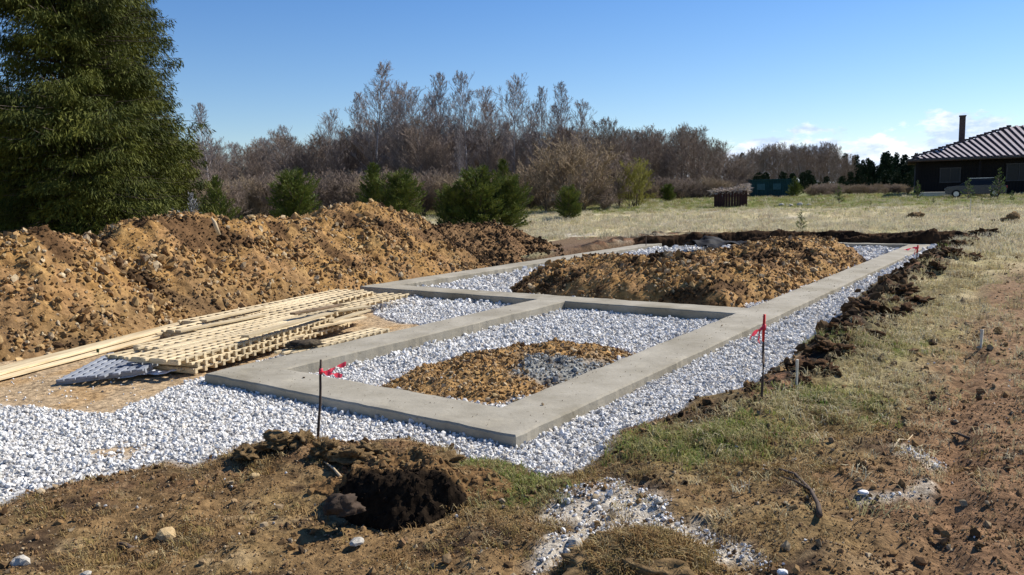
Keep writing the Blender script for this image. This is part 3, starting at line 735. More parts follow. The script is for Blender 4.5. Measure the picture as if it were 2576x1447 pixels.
# long loose planks left of the stack
pm_ = batten_mesh(5.4, 0.13, 0.028, M_batt, 'plank')
LB = ['long pale plank nearest the sand, left of the lattice stack', 'long pale plank second from the sand, left of the stack', 'long pale plank lying on top of the loose planks', 'long pale plank second from the soil bank', 'long pale plank tight against the soil bank']
for i, (s0, t0, z, a, rl) in enumerate([(-3.2, -5.78, -0.08, 0.355, 0), (-3.1, -5.93, -0.085, 0.372, 0.03), (-2.9, -5.93, -0.045, 0.392, 0.02), (-3.0, -6.10, -0.08, 0.382, 0), (-2.6, -6.34, -0.06, 0.365, 0.25)]):
    d = AX * math.cos(a) - BX * math.sin(a); p = st(s0, t0) + d * 2.7
    o = link('plank', pm_, None, None, (p[0], p[1], z), (rl, 0, math.atan2(d[1], d[0])))
    tag(o, LB[i], 'plank', 'long loose planks')
for i, (px, py, z, L, a, lb) in enumerate([(590, 790, .17, 1.3, .25, 'short plank offcut on the soil bank edge of the timber stack'), (800, 778, .22, 1.0, .05, 'dark stained board lying across the middle of the timber stack'), (640, 870, .0, 1.7, .1, 'single board slipped out below the near side of the stack'),
    (850, 812, .05, 1.1, .02, 'loose board at the right end of the stack, lowest of the strewn boards'),
    (880, 795, .07, 1.2, .33, 'loose slanting board across the right end of the timber stack'),
    (868, 780, .13, .9, -.12, 'loose board sticking out toward the footing from the stack right end'),
    (560, 812, .16, 1.5, .12, 'loose board on top of the stack near its far left corner'),
    (730, 815, .20, 1.9, .29, 'long loose board laid askew on top of the timber stack')]):
    p = at(px, py, z); d = AX * math.cos(a) - BX * math.sin(a)
    m_ = M_batt if i != 1 else mat('stained_timber', (0.10, 0.07, 0.04), (0.25, 0.17, 0.10), scale=5, rough=0.9)
    o = link('plank', batten_mesh(L, 0.12, 0.03, m_, 'plank'), None, None, (p[0], p[1], z), (0, 0, math.atan2(d[1], d[0])))
    tag(o, lb, 'plank')
lp = at(765, 862, 0.05)
tag(link('bark_log', blob('bark_log', 0.22, 0.09, 0.075, 77, 4, 0.3), mat('bark', (0.02, 0.014, 0.01), (0.10, 0.075, 0.045), scale=10, bump=0.01), None, (lp[0], lp[1], 0.02), (0, 0.0, 0.35)),
    'dark rotten log lying against the near side of the timber stack', 'log')
# crumpled white plastic sheet under the shaded end of the stack
bm = bmesh.new(); bmesh.ops.create_grid(bm, x_segments=26, y_segments=16, size=0.5)
for v in bm.verts:
    v.co.x *= 0.75; v.co.y *= 0.42
    v.co.z = 0.05 * float(fbm(np.array([v.co.x]), np.array([v.co.y]), 5, 4, 9)[0]) + 0.015
M_white = mat('white_plastic', (0.62, 0.66, 0.74), (0.75, 0.78, 0.84), rough=0.35, spec=0.5)
pp = at(385, 945, -0.12)
o = link('plastic_sheet', bm_mesh('plastic_sheet', bm, True), M_white, None, (pp[0], pp[1], float(Tz(*pp)) + 0.03), (0, 0, 0.4))
so = o.modifiers.new('thickness', 'SOLIDIFY'); so.thickness = 0.003
tag(o, 'crumpled white plastic sheet beside the shaded end of the timber stack', 'plastic sheet')
# black sheet on the back of the heap
bm = bmesh.new(); bmesh.ops.create_grid(bm, x_segments=34, y_segments=24, size=0.5)
for v in bm.verts:
    v.co.x *= 1.7; v.co.y *= 2.2
    v.co.z = 0.22 * float(fbm(np.array([v.co.x]), np.array([v.co.y]), 1.2, 4, 19)[0]) + 0.10 * math.cos(v.co.x * 1.3)
bp_ = at(1815, 622, 0.05)
o = link('black_tarpaulin', bm_mesh('black_tarpaulin', bm, True), mat('black_plastic', (0.004, 0.004, 0.006), (0.009, 0.009, 0.011), rough=0.75, spec=0.15), None, (bp_[0], bp_[1], 0.12), (0, 0, 0.2))
so = o.modifiers.new('thickness', 'SOLIDIFY'); so.thickness = 0.004
tag(o, 'crumpled black tarpaulin behind the ochre heap at the far footing strip', 'tarpaulin')

# ------------------------------------------------------------------ survey stakes
M_stake = mat('dark_stake_wood', (0.045, 0.032, 0.025), (0.11, 0.08, 0.06), scale=8, stretch=(8, 8, 1), rough=0.9)
M_red = mat('red_paint', (0.55, 0.02, 0.02), (0.70, 0.05, 0.04), rough=0.6)
M_tape = mat('pink_tape', (0.85, 0.05, 0.10), (0.95, 0.12, 0.16), rough=0.45, spec=0.4, trans=0.35)
def tube_bm(bm, pts, rad, k=6):
    rings = []
    for i, p in enumerate(pts):
        p = Vector(p); a = Vector(pts[max(0, i - 1)]); b = Vector(pts[min(len(pts) - 1, i + 1)])
        q = (b - a).normalized().to_track_quat('Z', 'Y'); r = rad[i] if hasattr(rad, '__len__') else rad
        rings.append([bm.verts.new(p + q @ Vector((math.cos(j * 2 * math.pi / k) * r, math.sin(j * 2 * math.pi / k) * r, 0))) for j in range(k)])
    for a, b in zip(rings, rings[1:]):
        for j in range(k): bm.faces.new((a[j], a[(j + 1) % k], b[(j + 1) % k], b[j]))
    bm.faces.new(rings[0][::-1]); bm.faces.new(rings[-1])
def stake(px, py, z0, top, label, tape_dirs, red, seed, r=0.011, ribbons=2):
    w = at(px, py, z0); z0 = float(Tz(*w)) - 0.05
    d = ray(*top); k = (w[1]) / d[1]; tp = np.array([d[0] * k, w[1], HC + d[2] * k])
    base = np.array([w[0], w[1], z0]); v = tp - base
    root = empty('survey_stake', base); bm = bmesh.new()
    tube_bm(bm, [tuple(v * q + np.array([0.004 * math.sin(q * 9 + seed), 0, 0])) for q in np.linspace(0, 1, 7)], [r * (1.1 - 0.25 * q) for q in np.linspace(0, 1, 7)])
    link('rod', bm_mesh('rod', bm, True), M_stake, root)
    if red:
        bm = bmesh.new(); tube_bm(bm, [tuple(v * q + np.array([0.004 * math.sin(q * 9 + seed), 0, 0])) for q in (red, (1 + red) / 2, 1.004)], r * 1.03)
        link('painted_tip', bm_mesh('painted_tip', bm, True), M_red, root)
    r_ = random.Random(seed)
    bm = bmesh.new(); tube_bm(bm, [tuple(v * 0.84), tuple(v * 0.9)], r * 1.5)
    link('tape_knot', bm_mesh('tape_knot', bm, True), M_tape, root)
    for q in range(ribbons):
        bm = bmesh.new(); n = 14; L = tape_dirs[1] * r_.uniform(.75, 1.1); hgt = 0.028
        hgt *= 1.45; p = Vector(v * 0.87); dirn = Vector(tape_dirs[0]).normalized(); A = []
        tw = r_.uniform(0, 3)
        for i in range(n):
            side = Vector((0, math.sin(tw + i * 0.45), math.cos(tw + i * 0.45)))
            A.append((bm.verts.new(p - side * hgt / 2), bm.verts.new(p + side * hgt / 2)))
            dirn = (dirn + Vector((r_.uniform(-.2, .2), r_.uniform(-.35, .35), r_.uniform(-.42, .3)))).normalized()
            p = p + dirn * L / n
        for a, b in zip(A, A[1:]): bm.faces.new((a[0], b[0], b[1], a[1]))
        link('tape_ribbon', bm_mesh('tape_ribbon', bm, True), M_tape, root)
    tag(root, label, 'survey stake', 'survey stakes flagged with pink tape')
    return root
stake(800, 1112, -0.02, (808, 905), 'thin dark stake with pink tape blowing right, standing before the near footing corner', ((1, 0.1, -0.55), 0.26), None, 3)
stake(1916, 1030, 0.03, (1923, 792), 'red tipped stake with pink tape blowing left at the right gravel edge', ((-1, 0, -0.25), 0.22), 0.72, 4, ribbons=3)
stake(2304, 682, 0.1, (2309, 617), 'most distant red tipped stake beside the far right footing corner', ((-1, 0, -0.1), 0.30), 0.6, 5, r=0.016)
M_pale = mat('pale_stake_wood', (0.55, 0.50, 0.40), (0.68, 0.63, 0.52), scale=8, rough=0.8)
def peg(px, py, z0, h, sx, sy, m, label, lean=0.0, name='wooden_peg'):
    w = at(px, py, z0); bm = bmesh.new()
    r = box(bm, (0, 0, h / 2 - 0.03), (sx, sy, h + 0.06), bev=0.002)
    for v in bm.verts:
        if v.co.z < 0.0: v.co.x *= 0.5; v.co.y *= 0.5
    o = link(name, bm_mesh(name, bm), m, None, (w[0], w[1], float(Tz(*w))), (0, lean, rnd.uniform(0, 1)))
    return tag(o, label, 'peg')
peg(2004, 985, 0.05, 0.26, 0.022, 0.022, M_pale, 'short pale wooden peg in grass right of the near red tipped stake')
peg(2468, 862, 0.15, 0.22, 0.05, 0.03, M_pale, 'pale wooden peg alone in the grass near the right frame edge', 0.15)
peg(247, 893, -0.1, 0.09, 0.03, 0.03, mat('green_paint', (0.03, 0.05, 0.02), (0.05, 0.08, 0.03), scale=5), 'tiny dark green peg in the sand below the loose planks')

# ------------------------------------------------------------------ single stones, sticks
M_rock = mat('field_stone', (0.34, 0.31, 0.26), (0.52, 0.48, 0.41), rough=0.9, scale=4, bump=0.006)
M_ochrock = mat('ochre_stone', (0.36, 0.25, 0.12), (0.50, 0.37, 0.20), rough=0.9, scale=5, bump=0.006)
M_wrock = mat('white_stone', (0.66, 0.66, 0.66), (0.82, 0.82, 0.82), rough=0.9, scale=4)
for i, (px, py, z0, s, m, lb) in enumerate([
    (412, 1305, 0.0, .105, M_ochrock, 'upright ochre stone casting a shadow on the brown soil'),
    (375, 1345, 0.0, .06, M_ochrock, 'small ochre stone just below the upright ochre stone'),
    (48, 1392, 0.0, .10, M_rock, 'pale flat stone in the near left corner soil'),
    (212, 1425, 0.0, .06, M_rock, 'small pale stone right of the flat corner stone'),
    (898, 1332, 0.0, .075, M_rock, 'pale rounded stone below the left foot of the peat mound'),
    (1968, 1440, 0.0, .05, M_wrock, 'bright white stone at the bottom of the trampled patch'),
    (1445, 1340, 0.0, .085, M_rock, 'grey brown stone at the left end of the pale patch'),
    (1655, 1262, 0.0, .055, M_rock, 'small stone lying in the middle of the pale patch'),
    (2172, 1243, 0.05, .055, M_wrock, 'white stone at the left tip of the pale streak'),
    (680, 1038, -0.12, .075, M_wrock, 'pale pointed stone standing on the gravel before the footing'),
    (1270, 1150, -0.1, .05, M_rock, 'pinkish stone at the foot of the nearest footing corner'),
    (258, 990, -0.12, .03, mat('dark_stone', (0.03, 0.03, 0.03), (0.06, 0.05, 0.05)), 'tiny dark stone alone on the smooth sand'),
    (640, 1180, 0, .06, M_ochrock, 'ochre stone in the soil below the left gravel edge')]):
    w = at(px, py, z0)
    o = link('stone', rock_mesh('stone', 900 + i, 2, 0.8, 0.3, m), None, None, (w[0], w[1], float(Tz(*w)) + s * 0.22), (rnd.uniform(-.3, .3), 0, rnd.uniform(0, 6)))
    o.scale = (s * 1.1, s * 0.9, s * (1.3 if i in (0, 9) else 0.9)); tag(o, lb, 'stone')
M_stick = mat('dead_wood', (0.05, 0.035, 0.025), (0.14, 0.10, 0.075), scale=12, rough=0.9)
M_pstick = mat('pale_stick', (0.40, 0.30, 0.18), (0.55, 0.43, 0.27), scale=12, rough=0.9)
def stick(pxs_, z0, r, m, lb, lift=0.01):
    P = [at(a, b_, z0) for a, b_ in pxs_]; c = P[0]; bm = bmesh.new()
    pts = [(p[0] - c[0], p[1] - c[1], float(Tz(*p)) + lift + 0.02 * math.sin(i * 1.9)) for i, p in enumerate(P)]
    z = pts[0][2]; pts = [(a, b_, q - z) for a, b_, q in pts]
    tube_bm(bm, pts, [r * (1 - 0.55 * i / (len(P) - 1)) for i in range(len(P))], 6)
    if len(P) > 3:
        p = Vector(pts[2]); tube_bm(bm, [p, p + Vector((-0.08, 0.03, 0.05)), p + Vector((-0.15, 0.09, 0.06))], [r * .5, r * .4, r * .2], 5)
    return tag(link('stick', bm_mesh('stick', bm, True), m, None, (c[0], c[1], z)), lb, 'stick')
stick([(2062, 1305), (2058, 1275), (2040, 1235), (2000, 1200), (1960, 1185)], 0.05, 0.017, M_stick, 'dark crooked branch on the brown ground right of the pale patch', 0.03)
stick([(2440, 1090), (2410, 1082), (2385, 1070)], 0.08, 0.012, M_stick, 'short dark twig on the brown track at the right')
stick([(2240, 1135), (2262, 1110), (2285, 1095), (2300, 1085)], 0.06, 0.008, M_pstick, 'thin pale twig above the small pale gravel spot')
stick([(345, 1340), (310, 1322), (290, 1315)], 0.0, 0.018, M_stick, 'dark stub of root left of the upright ochre stone')
stick([(860, 1180), (838, 1160), (815, 1145)], 0.02, 0.012, M_pstick, 'pale root sticking out of the turf below the left stake', 0.03)

sp = atd(540, 560, 13.2)
bm = bmesh.new(); tube_bm(bm, [(0.05, 0, -0.2), (0.0, 0, 0.0), (-0.05, 0.02, 0.08)], [0.035, 0.03, 0.012], 7)
tag(link('root_stub', bm_mesh('root_stub', bm, True), M_pstick, None, (sp[0], sp[1], sp[2])), 'pale broken root sticking up from the crest of the soil bank', 'root')

# ------------------------------------------------------------------ ground litter and grass
M_soil = mat('soil_crumb', (0.7, 0.7, 0.7), (1.2, 1.2, 1.2), rough=0.97, scale=2.0, spec=0.08,
             randc=[(0.20, 0.115, 0.048), (0.32, 0.20, 0.09), (0.08, 0.048, 0.024), (0.27, 0.17, 0.08), (0.42, 0.33, 0.21), (0.06, 0.04, 0.025), (0.25, 0.15, 0.075), (0.17, 0.10, 0.05), (0.30, 0.22, 0.13)])
soilc = [rock_mesh('soil_crumb', 1000 + i, 1, rnd.uniform(0.5, 0.9), 0.55, M_soil) for i in range(5)]
PX, PY, PS = [], [], []
for (x0, x1, y0, y1, dn, sz) in [(-5, 6, 3.4, 6.5, 900, 0.019), (-5, 7, 6.5, 10, 150, 0.034), (0, 18, 10, 24, 18, 0.05)]:
    x, y = sample(x0, x1, y0, y1, dn)
    p = sdf(PIT, x, y)
    k = (p < -0.02) & (rng.random(len(x)) < 0.35 + 0.9 * sstep(-0.2, 0.4, fbm(x, y, 1.5, 3, 111)))
    x, y = x[k], y[k]; PX.append(x); PY.append(y)
    r = rng.random(len(x)); PS.append(sz * (0.4 + 0.8 * r ** 2 + 2.0 * r ** 34))
x, y, sz = map(np.concatenate, (PX, PY, PS))
scatter('soil_crumbs', np.stack([x, y, Tz(x, y) + sz * 0.15], 1), rng.uniform(0, 6.28, (len(x), 3)), sz, soilc, 'loose crumbs of brown soil over the rough ground', 'soil crumbs')
# finest crumbs, only where the camera stands close
x, y = sample(-4, 4.6, 3.4, 6.3, 2600)
p = sdf(PIT, x, y)
k = (p < -0.01) & (rng.random(len(x)) < 0.25 + 0.9 * sstep(-0.3, 0.35, fbm(x, y, 2.6, 4, 112))) & (sdf(WHITE, x, y) < .05); x, y = x[k], y[k]
sz = .004 + .010 * rng.random(len(x)) ** 2
scatter('fine_soil_crumbs', np.stack([x, y, Tz(x, y) + sz * 0.2], 1), rng.uniform(0, 6.28, (len(x), 3)), sz, soilc, 'fine crumbs of brown soil over the nearest ground', 'soil crumbs')
# dark crumbs along the pit edge
n = 5200
x, y = sample(-5, 16, 3.6, 24, 90)
p = sdf(PIT, x, y)
k = (np.exp(-((p + 0.35) / 0.32) ** 2) * np.where(x > 1.5, 1, 0.35) > rng.random(len(x))) & (y < 26)
x, y = x[k], y[k]; r = rng.random(len(x)); sz = (0.04 + 0.12 * r ** 6) * sstep(2, 12, np.hypot(x, y)) * 1.2 + 0.01
scatter('topsoil_crumbs', np.stack([x, y, Tz(x, y) + sz * 0.2], 1), rng.uniform(0, 6.28, (len(x), 3)), sz, dclods, 'dark topsoil crumbs strewn along the edge of the pit', 'topsoil crumbs')

x, y = sample(-3.5, 3, 6, 11, 900)
k = sdf(MOUND, x, y) + .12 * fbm(x, y, 3, 3, 24) > -.05; x, y = x[k], y[k]; sz = .02 + .035 * rng.random(len(x)) ** 3 + .06 * rng.random(len(x)) ** 16
sz = sz * .8; P = np.stack([x, y, Tz(x, y) + sz * .15], 1); g0 = at(1420, 900, .05); gk = np.hypot(x - g0[0], (y - g0[1]) * .8) + .4 * fbm(x, y, 2, 3, 96) < .5
scatter('mound_clods', P[~gk], rng.uniform(0, 6, ((~gk).sum(), 3)), sz[~gk], clods, 'ochre clay clods on the small mound in the front bay of the footing', 'clods')
M_gclod = mat('grey_clod', (.8, .8, .8), (1.1, 1.1, 1.1), rough=.95, scale=2, spec=.1, randc=[(.40, .40, .37), (.22, .22, .20), (.46, .46, .43), (.32, .31, .28), (.10, .095, .09), (.30, .21, .11)])
scatter('grey_clods', P[gk], rng.uniform(0, 6, (gk.sum(), 3)), sz[gk] * 1.1, [rock_mesh('grey_clod', 1200 + i, 1, .8, .5, M_gclod) for i in range(3)], 'grey clay lumps dumped on the small ochre mound in the front bay', 'clods')

def tuft_mesh(name, n, h, spread, w, m, seed, lay=0.5):
    r = random.Random(seed); V, Fc = [], []
    for i in range(n):
        a = r.uniform(0, 6.28); rr = spread * math.sqrt(r.random()); bx_, by_ = math.cos(a) * rr, math.sin(a) * rr
        ln = h * r.uniform(.5, 1.15); le = r.uniform(0.1, lay + 0.5); da = r.uniform(0, 6.28)
        dx, dy = math.cos(da), math.sin(da); sx, sy = -dy * w / 2, dx * w / 2
        p1 = (bx_ + dx * ln * le * .4, by_ + dy * ln * le * .4, ln * .55); p2 = (bx_ + dx * ln * le, by_ + dy * ln * le, ln * (1.0 - 0.35 * le))
        k = len(V)
        V += [(bx_ - sx, by_ - sy, -0.01), (bx_ + sx, by_ + sy, -0.01), (p1[0] + sx * .8, p1[1] + sy * .8, p1[2]), (p1[0] - sx * .8, p1[1] - sy * .8, p1[2]), (p2[0], p2[1], p2[2])]
        Fc += [(k, k + 1, k + 2, k + 3), (k + 3, k + 2, k + 4, k + 4)]
    me = bpy.data.meshes.new(name); me.from_pydata(V, [], [f if len(set(f)) == 4 else f[:3] for f in Fc]); me.materials.append(m)
    return me
M_straw = mat('dry_grass', (0.8, 0.8, 0.8), (1.1, 1.1, 1.1), rough=0.8, scale=2, spec=0.15, trans=0.25,
              randc=[(0.62, 0.53, 0.32), (0.50, 0.42, 0.21), (0.70, 0.61, 0.40), (0.42, 0.39, 0.16), (0.54, 0.43, 0.24), (0.32, 0.23, 0.12), (0.66, 0.57, 0.36)])
M_green = mat('green_grass', (0.8, 0.8, 0.8), (1.1, 1.1, 1.1), rough=0.7, scale=2, spec=0.2, trans=0.3,
              randc=[(0.16, 0.24, 0.04), (0.30, 0.33, 0.08), (0.42, 0.37, 0.16), (0.14, 0.18, 0.04), (0.48, 0.40, 0.20), (0.30, 0.22, 0.09)])
M_brngr = mat('brown_grass', (0.8, 0.8, 0.8), (1.1, 1.1, 1.1), rough=0.8, scale=2, spec=0.12, trans=0.2,
              randc=[(0.32, 0.19, 0.075), (0.20, 0.12, 0.05), (0.42, 0.28, 0.12), (0.28, 0.21, 0.07), (0.48, 0.38, 0.20), (0.12, 0.07, 0.03)])
T_straw = [tuft_mesh('dry_tuft', 16, .085, .07, .006, M_straw, i, 1.2) for i in range(4)]
T_green = [tuft_mesh('green_tuft', 18, .065, .06, .006, M_green, 20 + i, .7) for i in range(3)]
T_brown = [tuft_mesh('brown_tuft', 16, .045, .06, .005, M_brngr, 40 + i, 1.3) for i in range(4)]
M_fstraw = mat('field_straw', (0.9, 0.9, 0.9), (1.15, 1.15, 1.15), rough=0.8, scale=2, spec=0.1, trans=0.3, randc=[(0.62, 0.55, 0.38), (0.52, 0.47, 0.30), (0.70, 0.63, 0.46), (0.44, 0.42, 0.24), (0.56, 0.49, 0.36), (0.40, 0.33, 0.22), (0.66, 0.58, 0.42)])
T_field = [tuft_mesh('field_tuft', 22, .20, .22, .016, M_fstraw, 60 + i, .8) for i in range(4)]
T_fgreen = [tuft_mesh('field_green_tuft', 22, .20, .25, .016, M_green, 80 + i, .8) for i in range(2)]
def rotz(n): return np.stack([rng.uniform(-.2, .2, n), rng.uniform(-.2, .2, n), rng.uniform(0, 6.28, n)], 1)
def outside(x, y, g=0.02): return sdf(PIT, x, y) < -g
GREENSP = [((1230, 1175), 0.0, 0.30), ((1800, 1100), 0.05, 0.38), ((2060, 1010), 0.08, 0.42), ((1330, 1215), 0.0, 0.22), ((2170, 870), 0.1, 0.5), ((1650, 1130), 0.0, 0.3), ((1900, 1085), 0.05, 0.3)]
def greenness(x, y):
    g = 0
    for a, b_, r in GREENSP:
        p0 = at(a[0], a[1], b_); g = g + np.exp(-(((x - p0[0]) ** 2 + (y - p0[1]) ** 2) / (r * r)))
    return g
# brown mossy grass in front
x, y = sample(-5, 5.5, 3.4, 6.6, 420)
k = outside(x, y) & (rng.random(len(x)) < 0.06 + 0.8 * sstep(-0.1, 0.4, fbm(x, y, 1.3, 3, 121))) & (sdf(WHITE, x, y) < 0.03)
k &= ~((x - 0.62 * y > -0.9) & (rng.random(len(x)) < 0.85))
x, y = x[k], y[k]
scatter('brown_grass', np.stack([x, y, Tz(x, y)], 1), rotz(len(x)), rng.uniform(.5, 1.2, len(x)), T_brown, 'short dead brown grass and moss on the near ground', 'dead grass')
PX, PY, PS = [], [], []
for (x0, x1, y0, y1, dn, sc) in [(0, 6, 4.2, 8, 300, .9), (1, 12, 8, 14, 170, 1.15), (3, 22, 14, 26, 60, 1.7)]:
    x, y = sample(x0, x1, y0, y1, dn)
    p = sdf(PIT, x, y); tr = x - 0.62 * y + 0.6 * fbm(x, y, 0.8, 3, 87) - .10 * np.clip(y - 7, 0, 16)
    pr = sstep(-0.3, 0.25, fbm(x, y, 1.0, 3, 123)) * sstep(0.6, 1.8, x) * sstep(5.0, 7.0, y) * (1 - 0.90 * sstep(-1.15, -0.2, tr) * sstep(27, 15, y))
    k = (p < -0.35 - 0.3 * rng.random(len(x))) & (rng.random(len(x)) < pr + 0.05); x, y = x[k], y[k]
    PX.append(x); PY.append(y); PS.append(sc * rng.uniform(.5, 1.3, len(x)))
x, y, sz = map(np.concatenate, (PX, PY, PS))
scatter('dry_grass', np.stack([x, y, Tz(x, y)], 1), rotz(len(x)), sz, T_straw, 'dry straw coloured grass right of the pit', 'dry grass')
x, y = sample(-1, 7, 3.8, 11, 1100)
k = outside(x, y, .06) & (greenness(x, y) * (.7 + .8 * fbm(x, y, 2, 3, 140)) > rng.random(len(x)) * 1.3 + 0.05)
x, y = x[k], y[k]
scatter('green_grass', np.stack([x, y, Tz(x, y)], 1), rotz(len(x)), rng.uniform(.5, 1.2, len(x)), T_green, 'fresh green grass patches along the gravel edge', 'green grass')
# field behind
PX, PY, PS = [], [], []
for (x0, x1, y0, y1, dn, sc) in [(-14, 26, 18, 40, 16, 1.0), (-20, 42, 40, 62, 6, 1.5), (-20, 62, 62, 90, 2.2, 2.2)]:
    x, y = sample(x0, x1, y0, y1, dn)
    s, t = to_st(x, y)
    k = outside(x, y, .3) & ~((t > -14) & (t < -9) & (s < 19.5)) & ((sdf(REDSOIL, x, y) < 0) | (rng.random(len(x)) < .25)) & (rng.random(len(x)) < sstep(-0.5, 0.2, fbm(x, y, 0.4, 3, 125)) + .2); x, y = x[k], y[k]
    PX.append(x); PY.append(y); PS.append(sc * rng.uniform(.5, 1.3, len(x)))
x, y, sz = map(np.concatenate, (PX, PY, PS))
gr = (sstep(48, 60, np.hypot(x, y) + 8 * fbm(x, y, 0.1, 2, 90)) * 0.75 + 0.10) > rng.random(len(x))
z = Tz(x, y)
scatter('field_grass', np.stack([x, y, z], 1)[~gr], rotz((~gr).sum()), sz[~gr] * np.where(np.hypot(x, y)[~gr] > 45, 0.7, 1), T_field, 'pale dead grass over the open field', 'dry grass')
scatter('field_green_grass', np.stack([x, y, z], 1)[gr], rotz(gr.sum()), sz[gr] * 0.6, T_fgreen, 'green grass strip at the far side of the field', 'green grass')

# ------------------------------------------------------------------ trees
def seg_mesh(name, S, m, sides=3):
    S = np.asarray(S, float); a, b = S[:, :3], S[:, 3:6]; r0, r1 = S[:, 6], S[:, 7]
    d = b - a; d /= np.linalg.norm(d, axis=1, keepdims=True) + 1e-9
    up = np.where(np.abs(d[:, 2:3]) > 0.9, np.array([[1.0, 0, 0]]), np.array([[0, 0, 1.0]]))
    u = np.cross(d, up); u /= np.linalg.norm(u, axis=1, keepdims=True) + 1e-9
    v = np.cross(d, u); V = []
    for base, r in ((a, r0), (b, r1)):
        for j in range(sides):
            q = 2 * math.pi * j / sides
            V.append(base + (u * math.cos(q) + v * math.sin(q)) * r[:, None])
    V = np.stack(V, 1).reshape(-1, 3); n = len(S); k = np.arange(n)[:, None] * sides * 2
    F = np.concatenate([k + np.array([[j, (j + 1) % sides, sides + (j + 1) % sides, sides + j]]) for j in range(sides)])
    me = np_mesh(name, V, F, True); me.materials.append(m); return me
def grow_branch(S, p, d, L, r, depth, R, twig, up=0.15, n=4, kids=(6, 5)):
    pts = [p]; dd = d.copy()
    for i in range(n):
        dd = dd + np.array([R.uniform(-.16, .16), R.uniform(-.16, .16), R.uniform(-.10, .12) + up * 0.25]); dd /= np.linalg.norm(dd)
        q = pts[-1] + dd * L / n
        ra, rb = r * (1 - 0.75 * i / n), r * (1 - 0.75 * (i + 1) / n)
        S.append((*pts[-1], *q, max(ra, twig), max(rb, twig * .7))); pts.append(q)
    if depth <= 0: return
    for i in range(kids[len(kids) - depth]):
        f = R.uniform(.2, 1.0); k = min(n - 1, int(f * n)); q = pts[k] + (pts[k + 1] - pts[k]) * (f * n - k if f < 1 else 1)
        a = np.array([R.gauss(0, 1), R.gauss(0, 1), R.gauss(0, .6) + .35]); nd = dd * 0.9 + a / np.linalg.norm(a) * 0.85; nd /= np.linalg.norm(nd)
        grow_branch(S, q, nd, L * R.uniform(.32, .55) * (1.15 - .4 * f), r * .42, depth - 1, R, twig, up, 3 if depth > 1 else 2, kids)
def bare_tree(seed, H, crown, base=0.25, nb=34, twig=0.011, kids=(7, 5), ang=0.75, trunk_r=None, stems=1, m_tr=None, m_br=None):
    R = random.Random(seed); T, S = [], []
    tr = trunk_r or H * 0.010
    for sidx in range(stems):
        p = np.array([R.uniform(-.3, .3), R.uniform(-.3, .3), -0.3]) * (stems > 1) + np.array([0, 0, -0.3 * (stems == 1)]); lean = np.array([R.uniform(-.05, .05), R.uniform(-.05, .05), 1.0]) if stems == 1 else np.array([R.uniform(-.55, .55), R.uniform(-.55, .55), 1.0])
        HH = H if stems == 1 else H * R.uniform(.65, 1.0)
        pts = [p]; n = 12; d = lean / np.linalg.norm(lean)
        for i in range(n):
            d = d + np.array([R.uniform(-.05, .05), R.uniform(-.05, .05), 0.05 * (stems > 1)]); d /= np.linalg.norm(d)
            q = pts[-1] + d * HH / n; T.append((*pts[-1], *q, tr * (1 - .93 * i / n), tr * (1 - .93 * (i + 1) / n))); pts.append(q)
        for b in range(nb // stems):
            f = base + (1 - base) * (b + R.random()) / (nb // stems) * 0.99
            k = min(n - 1, int(f * n)); q = pts[k] + (pts[k + 1] - pts[k]) * (f * n - k)
            az = b * 2.4 + R.uniform(-.5, .5); g = (f - base) / (1 - base)
            prof = (1 - g) ** 0.5 * (0.45 + 0.55 * min(1, g * 2.5)) + 0.06
            L = crown * prof * R.uniform(.7, 1.2); el = ang * (0.6 + 0.7 * g)
            dv = np.array([math.cos(az) * math.cos(el), math.sin(az) * math.cos(el), math.sin(el)])
            grow_branch(S, q, dv, L, tr * .38 * (1 - .7 * f), 2, R, twig, .25, 4, kids)
    return seg_mesh('trunk', T, m_tr, 6), seg_mesh('branches', S, m_br, 3)
M_birch = mat('birch_bark', (0.26, 0.23, 0.22), (0.62, 0.58, 0.56), rough=0.8, scale=1.6, stretch=(1, 1, 2.2), detail=6)
M_bark = mat('grey_bark', (0.07, 0.055, 0.045), (0.16, 0.125, 0.10), rough=0.9, scale=3)
M_twig = mat('birch_twig', (0.19, 0.16, 0.15), (0.32, 0.275, 0.26), rough=0.85, scale=0.8)
M_twig2 = mat('brown_twig', (0.17, 0.128, 0.098), (0.26, 0.20, 0.16), rough=0.9, scale=0.5, rand=0.2)
M_twig3 = mat('tan_twig', (0.24, 0.18, 0.115), (0.34, 0.26, 0.175), rough=0.9, scale=0.5)
M_willow = mat('willow_twig', (0.20, 0.19, 0.035), (0.33, 0.30, 0.06), rough=0.8, scale=0.5)
BIRCH = [bare_tree(10 + i, 14.0, c, .14, 60, .0145, (9, 5), .8, m_tr=M_birch, m_br=M_twig) for i, c in enumerate((4.1, 3.8, 5.2, 3.2))]
ALDER = [bare_tree(30 + i, 11.0, c, .12, 46, .016, (9, 6), .7, m_tr=M_bark, m_br=M_twig2) for i, c in enumerate((4.6, 5.2, 4.0))]
BUSH = [bare_tree(50 + i, 4.6, 2.6, .05, 72, .013, (8, 5), .8, trunk_r=.035, stems=9, m_tr=M_bark, m_br=mm) for i, mm in enumerate((M_twig3, M_twig2, M_willow))]
def plant(protos, name, px, ytop, ybase, d, H0, label, cat, group=None, wide=1.0, rz=None, parts=('trunk', 'branches')):
    w = atd(px, ybase, d); z = float(Tz(w[0], w[1])); topz = atd(px, ytop, d)[2]
    k = (topz - z) / H0
    root = empty(name, (w[0], w[1], z), rnd.uniform(0, 6.28) if rz is None else rz); root.scale = (k * wide, k * wide, k)
    for nm, me_ in zip(parts, protos): link(nm, me_, None, root)
    return tag(root, label, cat, group)
g = 'tall bare birches of the wood edge'
